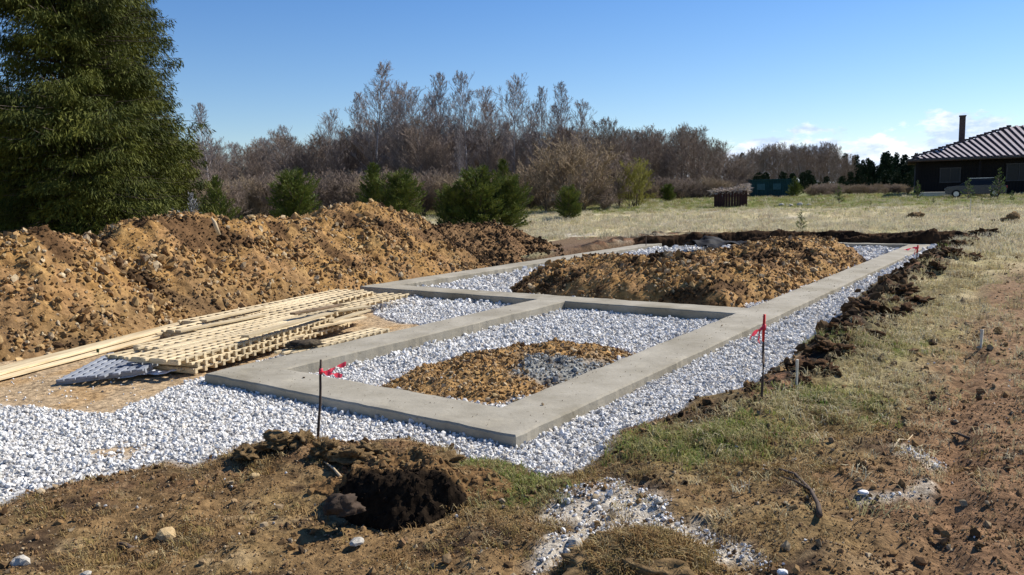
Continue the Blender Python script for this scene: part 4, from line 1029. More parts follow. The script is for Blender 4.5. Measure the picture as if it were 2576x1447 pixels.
for i, (px, yt, d, pr, wd, lb) in enumerate([
    (532, 262, 78, 3, 1.0, 'lone slim bare birch just right of the big spruces'),
    (600, 362, 85, 1, 1.1, 'low bare birch in the dip right of the lone slim birch'),
    (672, 352, 84, 1, 1.0, 'short bare birch above the left round pine bush'),
    (735, 318, 82, 0, 1.0, 'bare birch with a pointed top above the round pine bush'),
    (822, 290, 80, 2, .9, 'bare birch standing apart left of the tallest birch'),
    (868, 332, 86, 1, .9, 'smaller bare birch leaning beside the tallest birch on its left'),
    (945, 162, 78, 0, .95, 'tallest bare birch with a spire top, at the left of the high group'),
    (905, 235, 84, 3, 1.0, 'thin bare birch partly behind the tallest birch on its left'),
    (1005, 228, 80, 1, 1.0, 'bare birch between the tallest birch and the dark round crown'),
    (1068, 222, 77, 2, 1.15, 'broad dark rounded bare crown in the middle of the high group'),
    (1128, 186, 80, 3, 1.0, 'slender pale birch just right of the dark round crown'),
    (1178, 182, 79, 0, .9, 'high birch with a bright white lower trunk behind the large juniper'),
    (1232, 225, 81, 1, 1.0, 'airy bare birch right of the white trunked birch'),
    (1292, 212, 79, 2, .95, 'full crowned bare birch left of the gap with sky'),
    (1358, 220, 80, 3, .8, 'thin bare birch right beside the sky gap'),
    (1415, 205, 82, 3, .9, 'pointed thin birch behind the big round bare bush'),
    (1462, 258, 80, 1, 1.0, 'last high birch at the right end of the group'),
    (1100, 238, 83, 1, 1.0, 'bare birch filling the space right of the dark round crown'),
    (1262, 262, 84, 0, 1.1, 'lower bare birch between the airy birch and the full crowned birch'),
    (1325, 275, 85, 2, .9, 'shorter bare birch under the left side of the sky gap'),
    (1030, 262, 84, 2, .9, 'lower bare birch behind the dark round crown on its left'),
    (1400, 265, 84, 1, .8, 'shorter birch between the two last pointed birches')]):
    plant(BIRCH[pr], 'birch_tree', px, yt, 510, d, 14.0, lb, 'tree', g, wd)
# the single bright trunk of a birch in front of the thicket
o = plant(BIRCH[3], 'birch_tree', 1156, 300, 515, 70, 14.0, 'small birch with a short bright white stem left of the large juniper', 'tree', g, .6)

def mass(name, pts, protos, H0, label, cat=None):
    P, Rr, Sc, Ix = [], [], [], []
    for (px, yt, d, k, wd) in pts:
        w = atd(px, 500, d); z = float(Tz(w[0], w[1])); h = (atd(px, yt, d)[2] - z) / H0
        P.append((w[0], w[1], z)); Rr.append((0, 0, rnd.uniform(0, 6.28))); Sc.append((h * wd, h * wd, h)); Ix.append(k)
    return scatter(name, P, Rr, np.array(Sc), protos, label, cat, idx=Ix)
def joinm(pair, name):
    bm = bmesh.new(); me = bpy.data.meshes.new(name)
    a, b = pair; n = 0
    V = []; Fs = []; mi = []
    for j, q in enumerate(pair):
        co = np.zeros(len(q.vertices) * 3, np.float32); q.vertices.foreach_get('co', co)
        li = np.zeros(len(q.loops), np.int32); q.loops.foreach_get('vertex_index', li)
        V.append(co.reshape(-1, 3)); Fs.append(li.reshape(-1, 4) + n); n += len(q.vertices); mi.append(np.full(len(q.polygons), j, np.int32))
    bm.free(); me = np_mesh(name, np.concatenate(V), np.concatenate(Fs), True)
    for q in pair: me.materials.append(q.materials[0])
    me.polygons.foreach_set('material_index', np.concatenate(mi)); return me
J_ALD = [joinm(q, 'bare_tree') for q in ALDER]; J_BIR = [joinm(q, 'bare_birch') for q in BIRCH[:3]]; J_BUS = [joinm(q, 'bare_bush') for q in BUSH[:2]]
sky_l = [(480, 395), (560, 380), (640, 395), (690, 360), (740, 355), (790, 365), (850, 350), (900, 345), (960, 335), (1060, 330), (1200, 335), (1330, 340), (1420, 345), (1500, 345), (1530, 340)]
pts = []
for i in range(150):
    px = 440 + 1100 * (i + rnd.random()) / 150; yt = np.interp(px, *zip(*sky_l)) + rnd.uniform(-30, 40)
    pts.append((px, yt, rnd.uniform(72, 112), rnd.randrange(3), rnd.uniform(.8, 1.15)))
mass('thicket', pts, J_ALD, 11.0, 'dense brown thicket of bare trees below the tall birches', 'thicket')
pts = []
for i in range(110):
    px = 430 + 1130 * (i + rnd.random()) / 110
    pts.append((px, rnd.uniform(425, 470), rnd.uniform(58, 80), rnd.randrange(2), rnd.uniform(.9, 1.4)))
mass('undergrowth', pts, J_BUS, 4.6, 'grey brown bare undergrowth at the foot of the birch wood', 'undergrowth')
sk2 = [(1500, 350), (1530, 335), (1570, 325), (1620, 322), (1680, 325), (1740, 325), (1790, 340), (1830, 370), (1865, 400), (1885, 430)]
pts = []
for i in range(62):
    px = 1505 + 370 * (i + rnd.random()) / 62; yt = np.interp(px, *zip(*sk2)) + rnd.uniform(-2, 55) ** 1.0
    pts.append((px, yt, rnd.uniform(105, 140), rnd.randrange(3), rnd.uniform(.75, 1.0)))
mass('bare_wood', pts, J_ALD, 11.0, 'dark round topped bare wood right of the birches', 'wood')
pts = [(1500 + 380 * (i + rnd.random()) / 46, rnd.uniform(440, 468), rnd.uniform(92, 112), rnd.randrange(2), rnd.uniform(1.2, 2.0)) for i in range(46)]
mass('wood_undergrowth', pts, J_BUS, 4.6, 'bare brown undergrowth at the foot of the round topped wood', 'undergrowth')
sk3 = [(1860, 390), (1900, 372), (1960, 364), (2040, 362), (2100, 370), (2130, 385), (2140, 400)]
pts = []
for i in range(60):
    px = 1860 + 280 * (i + rnd.random()) / 60; yt = np.interp(px, *zip(*sk3)) + rnd.uniform(-2, 28)
    pts.append((px, yt, rnd.uniform(170, 210), rnd.randrange(3), rnd.uniform(.6, .85)))
mass('distant_bare_wood', pts, J_ALD, 11.0, 'distant flat topped brown wood behind the green container', 'wood')

# needle trees
M_needle = mat('spruce_needles', (0.014, 0.026, 0.005), (0.135, 0.140, 0.020), rough=0.75, scale=1.1, detail=7, spec=0.15, trans=0.1)
M_pine = mat('pine_needles', (0.04, 0.07, 0.014), (0.16, 0.18, 0.038), rough=0.75, scale=1.5, detail=6, spec=0.15, trans=0.15)
M_sap = mat('sapling_needles', (0.07, 0.11, 0.03), (0.15, 0.20, 0.06), rough=0.75, scale=2.5, spec=0.15, trans=0.2)
M_fardark = mat('far_needles', (0.014, 0.028, 0.014), (0.035, 0.055, 0.025), rough=0.85, scale=0.3, spec=0.1)
def leaf_mesh(name, P, D, L, Wd, m, R):
    n = len(P); D = D / (np.linalg.norm(D, axis=1, keepdims=True) + 1e-9)
    rv = R.normal(size=(n, 3)); u = np.cross(D, rv); u /= np.linalg.norm(u, axis=1, keepdims=True) + 1e-9
    V = np.stack([P, P + D * L[:, None] * .5 + u * Wd[:, None] / 2, P + D * L[:, None], P + D * L[:, None] * .5 - u * Wd[:, None] / 2], 1).reshape(-1, 3)
    me = np_mesh(name, V, np.arange(n * 4).reshape(-1, 4)); me.materials.append(m); return me
def conifer(seed, H, rad, prof, nwh, nbr, nleaf, m_leaf, leafL=.34, leafW=.07, droop=.75, base=.02, el0=-.15, trunk_r=None, lobe=.16):
    R = np.random.default_rng(seed); S, P, D, LL = [], [], [], []
    tr = trunk_r or H * .016
    T = [(0, 0, H * i / 10 - .2 * (i == 0), 0, 0, H * (i + 1) / 10, tr * (1 - i / 10.5), tr * (1 - (i + 1) / 10.5)) for i in range(10)]
    for i in range(nwh):
        f = base + (1 - base) * (i + R.random() * .6) / nwh; z = H * f
        for b in range(nbr):
            a = R.uniform(0, 6.283)
            lob = 1 + lobe * math.sin(3 * a + f * 9 + seed) + .10 * math.sin(5 * a - f * 23) + R.normal() * .10
            L = rad * prof(f) * max(.25, lob)
            el = el0 + .5 * f + R.normal() * .08
            n = 6; q = np.array([0, 0, z]); prev = q; pts = [q]
            for k in range(n):
                e = el - droop * .35 * (k / n) + .45 * (k / n) ** 3
                q = q + np.array([math.cos(a) * math.cos(e), math.sin(a) * math.cos(e), math.sin(e)]) * L / n
                S.append((*prev, *q, max(.006, .022 * (1 - k / n)), max(.004, .022 * (1 - (k + 1) / n)))); prev = q; pts.append(q)
            pts = np.array(pts); m = max(4, int(nleaf * (.3 + L / rad)))
            u = R.random(m) ** .6 * n; k = np.minimum(u.astype(int), n - 1); base_p = pts[k] + (pts[k + 1] - pts[k]) * (u - k)[:, None]
            side = np.array([-math.sin(a), math.cos(a), 0]); off = R.normal(size=m) * .16 * L * (1 - .55 * u / n)
            base_p = base_p + side * off[:, None] + np.stack([R.normal(size=m) * .03] * 3, 1)
            base_p[:, 2] -= np.abs(off) * .25 * droop + R.random(m) * .22 * droop
            dv = np.array([math.cos(a), math.sin(a), 0]) * .45 + side * np.sign(off)[:, None] * .35 + np.array([0, 0, -1.0]) * droop * R.random(m)[:, None] * 1.4 + np.array([0, 0, 1.0]) * (1 - droop) * .9 + R.normal(size=(m, 3)) * .22
            P.append(base_p); D.append(dv); LL.append(leafL * R.uniform(.6, 1.25, m) * (0.6 + .4 * L / rad))
    P, D, LL = np.concatenate(P), np.concatenate(D), np.concatenate(LL)
    if droop > .9:      # twigs hang in separate curtains with gaps between them
        az = np.arctan2(P[:, 1], P[:, 0]); rr = np.hypot(P[:, 0], P[:, 1])
        cl = fbm(az * 3.2 + rr * .8, P[:, 2] * .55, 1.0, 3, seed + 70) + .5 * fbm(az * 9, P[:, 2] * 1.3, 1.0, 2, seed + 75)
        kp = R.random(len(P)) < sstep(-.34, .06, cl) * .82 + .18
        P, D, LL = P[kp], D[kp], LL[kp]
    return seg_mesh('trunk', T, M_bark, 6), seg_mesh('boughs', S, M_bark, 3), leaf_mesh('needles', P, D, LL, LL * leafW / leafL * R.uniform(.7, 1.3, len(LL)), m_leaf, R)
def needle_tree(name, protos, px, ytop, ybase, d, H0, label, cat, group=None, wide=1.0, zb=None):
    w = atd(px, ybase, d); z = float(Tz(w[0], w[1])) if zb is None else zb; k = (atd(px, ytop, d)[2] - z) / H0
    root = empty(name, (w[0], w[1], z), rnd.uniform(0, 6.28)); root.scale = (k * wide, k * wide, k)
    for nm, me_ in zip(('trunk', 'boughs', 'crown'), protos): link(nm, me_, None, root)
    return tag(root, label, cat, group)
sp_prof = lambda f: (1 - f) ** .62 * (.74 + .26 * min(1, f / .22)) * (0.82 + .18 * min(1, f * 5)) * (1 + .12 * math.sin(f * 21)) + .03
SP1 = conifer(1, 11.0, 3.15, sp_prof, 74, 16, 330, M_needle, .17, .030, 1.0)
SP2 = conifer(2, 11.0, 2.7, sp_prof, 72, 15, 300, M_needle, .17, .030, 1.0)
needle_tree('spruce_tree', SP1, 212, -330, 600, 23.0, 11.0, 'large dark spruce in front at the left edge, its top above the frame', 'tree', 'big spruces at the left', 1.0)
needle_tree('spruce_tree', SP2, 322, -190, 600, 27.0, 11.0, 'second large spruce standing half behind the first, nearer the birches', 'tree', 'big spruces at the left', 1.02)
needle_tree('spruce_tree', SP2, 28, 215, 600, 29.0, 11.0, 'darkest spruce behind the left edge of the two large spruces', 'tree', 'big spruces at the left', 1.15)
bush_prof = lambda f: math.sqrt(max(.02, 1 - (1.7 * f - .62) ** 2 / 1.2)) * (1 + .1 * math.sin(f * 14))
JB = [conifer(20 + i, 3.0, 1.35, bush_prof, 18, 13, 60, M_pine, .19, .04, .25, .03, .35, .04, .30) for i in range(3)]
pine_prof = lambda f: (1 - f) ** .8 * .95 + .06
PB = [conifer(30 + i, 3.0, 1.1, pine_prof, 16, 10, 50, M_pine, .18, .04, .1, .03, .5, .04, .28) for i in range(2)]
SB = [conifer(40 + i, 1.6, .42, pine_prof, 10, 5, 9, M_sap, .14, .03, .1, .05, .6, .015) for i in range(2)]
g = 'green pine and juniper bushes before the wood'
for (pr, px, yt, yb, d, wd, lb) in [
    (JB[0], 748, 447, 545, 42, .95, 'round bright green pine bush on its own behind the soil bank'),
    (PB[0], 942, 412, 530, 48, 1.0, 'pointed young pine behind the highest crest of the soil bank'),
    (JB[1], 1012, 448, 535, 47, 1.0, 'lower green pine bush right of the pointed young pine'),
    (JB[2], 1138, 478, 548, 38, .85, 'small rounded juniper tucked against the left of the largest juniper'),
    (JB[0], 1210, 440, 550, 38, 1.02, 'largest dark green juniper at the right end of the soil bank'),
    (JB[1], 1285, 462, 548, 39, .95, 'right hand lobe bush joined to the largest juniper'),
    (JB[2], 1432, 478, 545, 45, .9, 'small green juniper below the big round bare bush'),
    (PB[1], 548, 445, 540, 44, 1.0, 'loose yellowish pine right of the spruces behind the soil bank'),
    (PB[1], 1268, 405, 520, 60, 1.1, 'dim young pine rising behind the largest juniper'),
    (JB[0], 1680, 468, 512, 78, .9, 'small green bush at the field edge left of the brush shed'),
    (JB[1], 1812, 488, 522, 61, .8, 'small dark green bush against the left side of the brush shed')]:
    needle_tree('pine_bush', pr, px, yt, yb, d, 3.0, lb, 'bush', g, wd)
g = 'thin saplings in the open field'
for (px, yt, yb, d, lb) in [
    (2110, 462, 525, 62, 'tallest thin sapling in the field between container and house'),
    (2015, 528, 580, 32, 'young pine sapling at the far lip of the pit'),
    (2190, 502, 530, 58, 'small sapling with sparse needles left of the house'),
    (2125, 535, 560, 44, 'short sapling right of the one at the pit lip'),
    (2308, 455, 500, 70, 'green young pine before the left corner of the house'),
    (2348, 492, 520, 60, 'small pine in the field before the house left part'),
    (2435, 448, 505, 66, 'slender pine in front of the parked car'),
    (2510, 425, 500, 66, 'tallest young pine in front of the house'),
    (2545, 480, 510, 62, 'low young pine at the right before the house'),
    (2470, 492, 512, 62, 'tiny pine between the two pines before the car')]:
    needle_tree('sapling', SB[px % 2], px, yt, yb, d, 1.6, lb, 'sapling', g, 1.25)
needle_tree('pine_tree', PB[0], 2000, 445, 498, 92, 3.0, 'dark small pine right of the green container', 'tree', None, 1.2)
# bare bushes that stand alone
plant(BUSH[0], 'bare_bush', 1462, 345, 520, 58, 4.4, 'big round tan bare bush in front of the wood', 'bush', 'bare bushes before the wood', 1.35)
plant(BUSH[0], 'bare_bush', 1380, 395, 520, 60, 4.4, 'left shoulder of bare brush beside the big round bush', 'bush', 'bare bushes before the wood', 1.2)
plant(BUSH[1], 'bare_bush', 1520, 385, 516, 63, 4.4, 'brown bare bush between the big round bush and the yellow willow', 'bush', 'bare bushes before the wood', 1.3)
plant(BUSH[2], 'willow_bush', 1592, 405, 512, 64, 4.4, 'yellow green willow bush at the edge of the field', 'bush', None, 1.15)
plant(BUSH[1], 'bare_bush', 1850, 400, 495, 98, 4.4, 'wide brown bush at the right foot of the dark wood', 'bush', 'bare bushes before the wood', 1.3)
M_gtwig = mat('grey_twig', (0.16, 0.16, 0.17), (0.28, 0.28, 0.29), rough=0.9, scale=.8)
gb = bare_tree(77, 3.0, 1.7, .05, 40, .012, (7, 5), .6, trunk_r=.03, stems=7, m_tr=M_gtwig, m_br=M_gtwig)
plant(gb, 'bare_bush', 420, 470, 590, 24, 2.8, 'grey leafless bush between the spruces and the soil bank', 'bush', 'bare bushes before the wood', 1.1)
plant(gb, 'bare_bush', 350, 500, 590, 24, 2.8, 'smaller grey leafless bush under the right side of the spruces', 'bush', 'bare bushes before the wood', 1.0)
# dark far conifers
fc_prof = lambda f: (1 - f) ** .7 * (.8 + .2 * math.sin(f * 9)) + .08
def flat_conifer(seed, H, rad, lo):
    t_, b_, l_ = conifer(seed, H, rad, lambda f: 0.02 if f < lo else fc_prof((f - lo) / (1 - lo)), 26, 8, 14, M_fardark, 1.0, .4, .3, .03, .1)
    return joinm((t_, l_), 'far_conifer')
FC = [flat_conifer(60 + i, 12.0, 3.0 + .5 * i, lo) for i, lo in enumerate((0.05, .3, .1))]
sk4 = [(1840, 400), (1870, 388), (1890, 398), (2060, 372), (2090, 366), (2110, 375), (2140, 392), (2180, 402), (2215, 385), (2250, 382), (2290, 392), (2340, 400)]
pts = []
for i in range(64):
    px = 2085 + 260 * (i + rnd.random()) / 64 if i > 8 else rnd.uniform(1850, 1900)
    yt = np.interp(px, *zip(*sk4)) + rnd.uniform(-6, 40) ** 1.0
    pts.append((px, yt, rnd.uniform(200, 250), rnd.randrange(3), rnd.uniform(.6, .9)))
for i in range(40): pts.append((rnd.uniform(1880, 2330), rnd.uniform(428, 452), rnd.uniform(130, 180), rnd.randrange(3), rnd.uniform(1.0, 1.5)))
mass('conifer_wood', pts, FC, 12.0, 'distant dark conifer wood between the brown wood and the house', 'wood')
pts = [(2040 + 250 * (i + rnd.random()) / 34, rnd.uniform(458, 472), rnd.uniform(92, 110), rnd.randrange(2), rnd.uniform(1.2, 2.2)) for i in range(34)]
mass('low_brush', pts, J_BUS, 4.6, 'low brown brush along the field edge left of the house', 'brush')
# woods closing the horizon outside the picture too
pts = []
for i in range(150):
    a = math.radians(rnd.choice([rnd.uniform(-95, -34), rnd.uniform(36, 95)])); d = rnd.uniform(130, 200)
    w = (math.sin(a) * d, math.cos(a) * d); pts.append((w[0], w[1], float(Tz(*w)) - .2))
P = np.array(pts); sc = rng.uniform(.7, 1.1, len(P))
scatter('outer_wood', P, np.stack([0 * sc, 0 * sc, rng.uniform(0, 6, len(P))], 1), sc, J_ALD, 'distant bare wood continuing round the horizon', 'wood')

# ------------------------------------------------------------------ house on the right
HD = 82.0
hl = atd(2291, 490, HD); hr = atd(2576, 487, HD / math.cos(math.radians(5)))
HZ = float(Tz(hl[0], hl[1])) - 0.05
# local frame: +x along the facade to the right, +y away from the camera
fx = np.array([math.cos(math.radians(-27)), math.sin(math.radians(-27))])
house = empty('house', (hl[0], hl[1], HZ), math.radians(-27))
EZ = atd(2291, 402, HD)[2] - HZ            # eave height
RZ = atd(2520, 318, HD + 6)[2] - HZ        # ridge height
M_hwall = mat('dark_brown_boards', (0.010, 0.008, 0.008), (0.022, 0.017, 0.016), rough=0.9, scale=2, stretch=(6, 1, .5))
M_roof = mat('dark_roofing', (0.085, 0.056, 0.054), (0.12, 0.085, 0.082), rough=0.9, scale=3, spec=0.1)
M_rbat = mat('pale_roof_batten', (0.30, 0.25, 0.26), (0.38, 0.33, 0.34), rough=0.8, scale=3)
M_glass = mat('dark_glass', (0.008, 0.009, 0.012), (0.014, 0.015, 0.02), rough=0.35, spec=0.25)
M_frame = mat('window_frame', (0.05, 0.045, 0.045), (0.08, 0.07, 0.07), rough=0.6)
HW, HDp = 24.0, 13.0
for (x0, x1, y0, y1) in [(0.35, HW, 0.9, 1.1), (0.35, 0.55, 1.102, HDp - .3), (HW - .2, HW, 1.102, HDp - .3), (0.55, HW - .2, HDp - .5, HDp - .302)]:
    bm = bmesh.new(); box(bm, ((x0 + x1) / 2, (y0 + y1) / 2, EZ / 2 - .1), (x1 - x0, y1 - y0, EZ + .1)); link('wall', bm_mesh('wall', bm), M_hwall, house)
bdm = None
for i in range(0, 100):
    x = .45 + i * .237
    if x > HW - .2: break
    if bdm is None:
        bm = bmesh.new(); box(bm, (0, 0, 0), (.2, .03, EZ - .3)); bdm = bm_mesh('wall_board', bm); bdm.materials.append(M_hwall)
    link('wall_board', bdm, None, house, (x, .883, EZ / 2 - .12))
for (x, z, w, h) in [(3.2, 1.9, 1.6, 1.3), (8.6, 2.0, 1.9, 1.5), (14.5, 2.0, 2.2, 1.5)]:
    bm = bmesh.new()
    for (cx, cz, sx, sz) in [(0, h / 2, w + .16, .1), (0, -h / 2, w + .16, .1), (-w / 2, 0, .1, h - .102), (w / 2, 0, .1, h - .102), (0, 0, .06, h - .102)]: box(bm, (cx, 0, cz), (sx, .09, sz))
    f = link('window', bm_mesh('window', bm), M_frame, house, (x, .82, z))
    bm = bmesh.new(); box(bm, (0, .03, 0), (w - .05, .02, h - .05)); link('pane', bm_mesh('pane', bm), M_glass, f)
bm = bmesh.new(); box(bm, (11.6, .84, 1.15), (1.0, .06, 2.2)); dr = link('door', bm_mesh('door', bm), M_frame, house)
bm = bmesh.new(); box(bm, (11.98, .79, 1.1), (.05, .05, .16)); link('handle', bm_mesh('handle', bm), M_glass, dr)
for x in (.5, 5.5, 10.2, 13.2, 18, 23):
    bm = bmesh.new(); box(bm, (x, 0.1, (EZ - .15) / 2), (.16, .16, EZ - .15)); link('porch_post', bm_mesh('porch_post', bm), M_hwall, house)
# hipped roof slab
rx0, rx1, ry = 8.6, HW - 8, HDp / 2
O = .35
pts8 = [(-O, -O, EZ), (HW + O, -O, EZ), (HW + O, HDp + O, EZ), (-O, HDp + O, EZ), (rx0, ry, RZ), (rx1, ry, RZ)]
V = pts8 + [(a, b_, c - .22) for a, b_, c in pts8[:4]]
Fr = [(0, 1, 5, 4), (1, 2, 5), (2, 3, 4, 5), (3, 0, 4), (6, 7, 1, 0), (7, 8, 2, 1), (8, 9, 3, 2), (9, 6, 0, 3), (9, 8, 7, 6)]
me = bpy.data.meshes.new('roof'); me.from_pydata(V, [], Fr); roof = link('roof', me, M_roof, house)
# counter battens running up the front slope, leaning less towards the right
sl = (RZ - EZ) / (ry + O)
nb_ = 46
for i in range(nb_):
    xb = -O + .15 + i * .50
    if xb > HW: break
    lean = np.interp(xb, [0, 9, 22], [-.62, -.25, .0])     # sideways drift per metre of run
    # run up until the hip or the ridge is met
    hip_k = (ry + O) / (rx0 + O)
    # boundary: y+O = hip_k*(x+O)
    run = min(ry + O - .05, 99)
    den = 1 - hip_k * lean
    if den > 0: run = min(run, hip_k * (xb + O) / den)
    if xb > rx1:
        hk = (ry + O) / (HW + O - rx1); run = min(run, hk * (HW + O - xb) / (1 + hk * lean))
    if run < .35: continue
    p0 = Vector((xb, -O + .01, EZ + .02)); p1 = Vector((xb + lean * run, -O + run - .03, EZ + sl * run + .02))
    bm = bmesh.new(); d = p1 - p0; L = d.length
    m4 = Matrix.Translation((p0 + p1) / 2 + Vector((0, 0, .045))) @ d.to_track_quat('X', 'Z').to_matrix().to_4x4() @ Matrix.Diagonal((L, .25, .05, 1))
    bmesh.ops.create_cube(bm, size=1, matrix=m4); link('roof_batten', bm_mesh('roof_batten', bm), M_rbat, roof)
bm = bmesh.new()
for i in range(26):
    f = .05 + .9 * i / 25; box(bm, (-O + (rx0 + O) * f, -O + (ry + O) * f, EZ + (RZ - EZ) * f + .12), (.34, .22, .16 + .1 * (i % 2)), rz=.6)
link('hip_capping', bm_mesh('hip_capping', bm), M_roof, roof)
bm = bmesh.new(); cx_ = 4.2; box(bm, (cx_, 4.4, (RZ + EZ) / 2 + .6), (.5, .5, RZ - EZ + 1.0)); box(bm, (cx_, 4.4, RZ + 1.1), (.6, .6, .1))
link('chimney', bm_mesh('chimney', bm), M_roof, house)
bm = bmesh.new(); box(bm, (HW / 2, -O - .08, EZ - .08), (HW + .8, .12, .12)); link('gutter', bm_mesh('gutter', bm), M_frame, house)
tag(house, 'dark timber house with a striped half finished hip roof and black chimney', 'house')

# parked car before the house
def car():
    w = atd(2453, 492, 74); z = float(Tz(w[0], w[1]))
    root = empty('car', (w[0], w[1], z), math.radians(-30))
    M_cp = mat('dark_blue_paint', (0.012, 0.018, 0.035), (0.018, 0.026, 0.045), rough=0.25, spec=0.6)
    M_ty = mat('tyre', (0.012, 0.012, 0.012), (0.02, 0.02, 0.02), rough=0.9); M_rim = mat('rim', (0.4, 0.4, 0.42), (0.5, 0.5, 0.52), rough=0.3, metallic=.8)
    lower = [(-2.15, .35), (-2.2, .7), (-2.1, .88), (-1.15, .98), (1.2, 1.0), (2.05, .98), (2.15, .75), (2.12, .35), (1.75, .28), (-1.75, .28)]
    bm = bmesh.new(); prism(bm, lower, -.88, .88); bmesh.ops.bevel(bm, geom=bm.edges[:], offset=.05, segments=2, affect='EDGES'); body = link('body', bm_mesh('body', bm), M_cp, root)
    cabin = [(-1.25, .96), (-.55, 1.44), (.9, 1.5), (1.75, 1.36), (2.0, .97)]
    bm = bmesh.new(); prism(bm, cabin, -.78, .78)
    for v in bm.verts:
        if v.co.z > 1.2: v.co.y *= .82
    bmesh.ops.bevel(bm, geom=bm.edges[:], offset=.04, segments=2, affect='EDGES'); link('cabin', bm_mesh('cabin', bm), M_glass, root)
    bm = bmesh.new(); box(bm, (.35, 0, 1.5), (1.9, 1.22, .05), ry=-.03, bev=.02); link('roof_panel', bm_mesh('roof_panel', bm), M_cp, root)
    for y in (-.5, .5):
        bm = bmesh.new(); box(bm, (.4, y, 1.56), (1.7, .04, .04)); link('roof_rail', bm_mesh('roof_rail', bm), M_rim, root)
    for x in (-1.35, 1.35):
        for y in (-.82, .82):
            bm = bmesh.new(); bmesh.ops.create_cone(bm, cap_ends=True, segments=20, radius1=.33, radius2=.33, depth=.2, matrix=Matrix.Translation((x, y, .33)) @ Matrix.Rotation(math.pi / 2, 4, 'X'))
            wh = link('wheel', bm_mesh('wheel', bm), M_ty, root)
            bm = bmesh.new(); bmesh.ops.create_cone(bm, cap_ends=True, segments=16, radius1=.2, radius2=.2, depth=.215, matrix=Matrix.Translation((x, y, .33)) @ Matrix.Rotation(math.pi / 2, 4, 'X'))
            link('rim', bm_mesh('rim', bm), M_rim, wh)
    for y in (-.62, .62):
        bm = bmesh.new(); box(bm, (-2.15, y, .72), (.1, .3, .12), bev=.02); link('headlight', bm_mesh('headlight', bm), M_rim, root)
        bm = bmesh.new(); box(bm, (2.12, y, .8), (.08, .24, .2), bev=.02); link('tail_light', bm_mesh('tail_light', bm), M_red, root)
    tag(root, 'dark blue estate car parked before the house, partly hidden by young pines', 'car')
car()
# stack of pale boards beside the car
w = atd(2365, 489, 76); bm = bmesh.new()
for i in range(3): box(bm, (0.05 * i, 0, .15 + .12 * i), (3.2, .8, .1))
tag(link('board_pile', bm_mesh('board_pile', bm), M_pale, None, (w[0], w[1], float(Tz(w[0], w[1]))), (0, 0, -.45)), 'low pale pile of boards in grass left of the parked car', 'board pile')

# brush shed in the field
w = atd(1838, 524, 61); zz = float(Tz(w[0], w[1])); root = empty('brush_shed', (w[0], w[1], zz), -.35)
M_shed = mat('dark_red_planks', (0.035, 0.016, 0.014), (0.075, 0.036, 0.03), rough=0.9, scale=3, stretch=(4, 4, .6))
M_straw2 = mat('dry_brush', (0.36, 0.29, 0.23), (0.55, 0.46, 0.39), rough=0.9, scale=4)
pm2 = None
for side, (x0, y0, a, n) in enumerate([(-1.15, -.7, 0, 12), (1.15, -.7, math.pi / 2, 7), (1.15, .7, math.pi, 12), (-1.15, .7, -math.pi / 2, 7)]):
    for i in range(n):
        if pm2 is None: bm = bmesh.new(); box(bm, (0, 0, .55), (.18, .035, 1.15)); pm2 = bm_mesh('plank', bm); pm2.materials.append(M_shed)
        d_ = .1 + i * .2 - (0 if n == 12 else 0)
        o = link('plank', pm2, None, root, (x0 + math.cos(a) * d_, y0 + math.sin(a) * d_, rnd.uniform(-.03, .05)), (0, 0, a))
R = np.random.default_rng(5); n = 1800
P = np.stack([R.uniform(-1.35, 1.3, n), R.uniform(-.8, .8, n), 1.08 + R.random(n) * .28 + .5 * np.exp(-((np.linspace(-1, 1, n) * 0 + R.uniform(-1, 1, n)) ** 2) * 0)], 1)
P[:, 2] = 1.0 + (.28 + .40 * sstep(.1, 1.1, P[:, 0])) * R.random(n)
link('brush_top', leaf_mesh('brush_top', P, R.normal(size=(n, 3)) * np.array([1, 1, .4]), R.uniform(.2, .5, n), R.uniform(.03, .07, n), M_straw2, R), None, root)
tag(root, 'small dark red plank shed in the field heaped with pale dry brush', 'shed')

# green container
w = atd(1936, 489, 96); root = empty('container', (w[0], w[1], float(Tz(w[0], w[1]))), -.12)
M_teal = mat('teal_paint', (0.010, 0.045, 0.045), (0.018, 0.065, 0.065), rough=0.6, scale=2); M_pend = mat('pale_panel', (0.45, 0.50, 0.50), (0.58, 0.62, 0.62), rough=0.6)
bm = bmesh.new(); prof = []
for i in range(24):
    x = -2.4 + i * .2; prof += [(x, 0), (x + .06, .05), (x + .12, .05), (x + .18, 0)]
a_ = [bm.verts.new((p[0], -1.0 + p[1], .12)) for p in prof]; b__ = [bm.verts.new((p[0], -1.0 + p[1], 1.95)) for p in prof]
for i in range(len(prof) - 1): bm.faces.new((a_[i], a_[i + 1], b__[i + 1], b__[i]))
box(bm, (0, .05, 1.03), (4.75, 1.9, 1.8)); link('corrugated_side', bm_mesh('corrugated_side', bm), M_teal, root)
bm = bmesh.new(); box(bm, (0, 0, 2.02), (5.0, 2.2, .12)); box(bm, (0, 0, .06), (4.9, 2.1, .12)); link('frame', bm_mesh('frame', bm), M_teal, root)
bm = bmesh.new(); box(bm, (2.55, -.75, 1.0), (.3, .6, 2.0), bev=.02); link('end_panel', bm_mesh('end_panel', bm), M_pend, root)
bm = bmesh.new(); bmesh.ops.create_uvsphere(bm, u_segments=14, v_segments=8, radius=.42, matrix=Matrix.Translation((2.75, -.75, 1.75))); link('water_drum', bm_mesh('water_drum', bm), M_pend, root)
for x in (-1.2, .6):
    bm = bmesh.new(); box(bm, (x, -1.03, 1.2), (.9, .06, .7)); link('hatch', bm_mesh('hatch', bm), mat('teal_hatch', (0.03, 0.09, 0.10), (0.05, 0.12, 0.13), rough=.5), root)
tag(root, 'dark teal corrugated container with a pale end panel before the far wood', 'container')

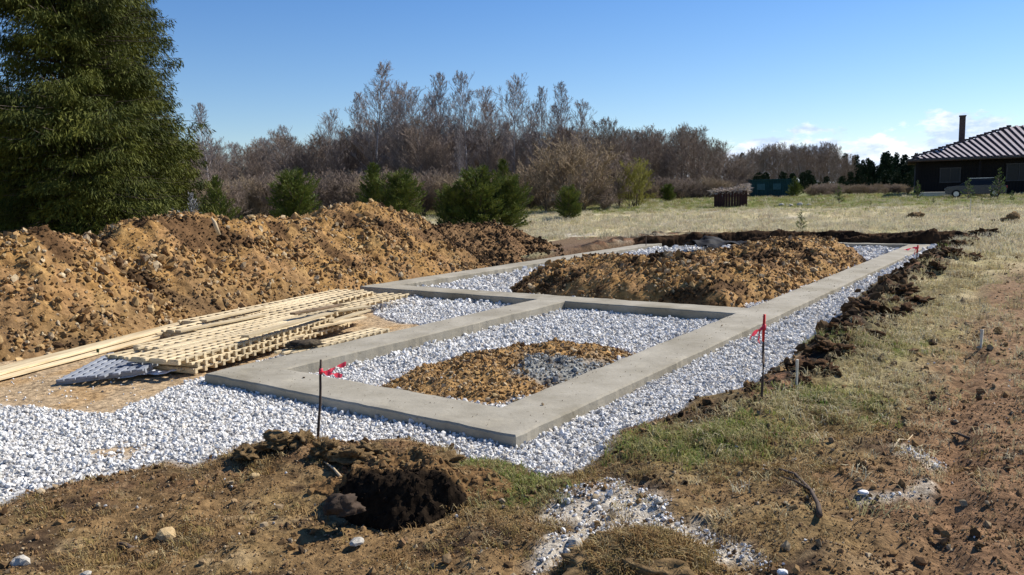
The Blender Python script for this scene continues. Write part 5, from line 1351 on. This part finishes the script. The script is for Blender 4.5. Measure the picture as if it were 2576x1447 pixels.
# small things on the field
for i, (px, py, d, s, lb) in enumerate([(1965, 517, 60, .28, 'pale boulder at the left end of the field stone row'), (1990, 519, 59, .22, 'small pale boulder in the middle of the field stone row'), (2012, 516, 60, .3, 'brownish boulder near the right of the field stone row'), (2035, 517, 60, .24, 'pale boulder at the right end of the field stone row')]):
    w = atd(px, py, d); o = link('boulder', rock_mesh('boulder', 950 + i, 2, .7, .3, M_rock), None, None, (w[0], w[1], float(Tz(w[0], w[1])) + s * .3), (0, 0, i))
    o.scale = (s * 1.5, s * 1.2, s * 1.3); tag(o, lb, 'boulder', 'row of boulders in the field')
for (px, py, d, s, lb) in [(2302, 548, 42, .8, 'dark brown grassy clump in the field beyond the far pit edge'), (2545, 553, 36, .8, 'brown twiggy clump at the right frame edge beyond the pit'), (2500, 556, 37, .35, 'small brown clump left of the twiggy clump')]:
    w = at(px, py, .3); o = link('soil_clump', blob('soil_clump', s * .6, s * .45, s * .4, int(px) % 50, 4, .5, 3), M_turf, None, (w[0], w[1], float(Tz(*w))), (0, 0, 1.0)); tag(o, lb, 'soil clump', 'soil clumps in the field')
for (px, py, h, lb) in [(2440, 550, .9, 'thin pale stake right of the brown grassy clump in the field'), (1625, 600, .45, 'thin dark post in straw behind the footing far left corner')]:
    peg(px, py, .25, h, .03, .03, M_pale if h > .5 else M_stake, lb, name='thin_post')
gm = at(1600, 1400, 0.0)
o = link('grassy_hummock', blob('grassy_hummock', .32, .22, .11, 91, 5, .5, 3, .4), M_turf, None, (gm[0], gm[1], float(Tz(*gm)) - .01), (0, 0, .1)); tag(o, 'low dark grassy hummock beside the pale trampled patch near the bottom', 'hummock')
n = 900; a = rng.uniform(0, 6.28, n); r = 1.15 * np.sqrt(rng.random(n)); x = gm[0] + .34 * r * np.cos(a); y = gm[1] + .24 * r * np.sin(a)
scatter('hummock_grass', np.stack([x, y, Tz(x, y) + .11 * np.sqrt(np.clip(1 - r * r, 0, 1))], 1), rotz(n), rng.uniform(.6, 1.2, n), T_brown, 'dead brown grass growing on the near hummock', 'dead grass')
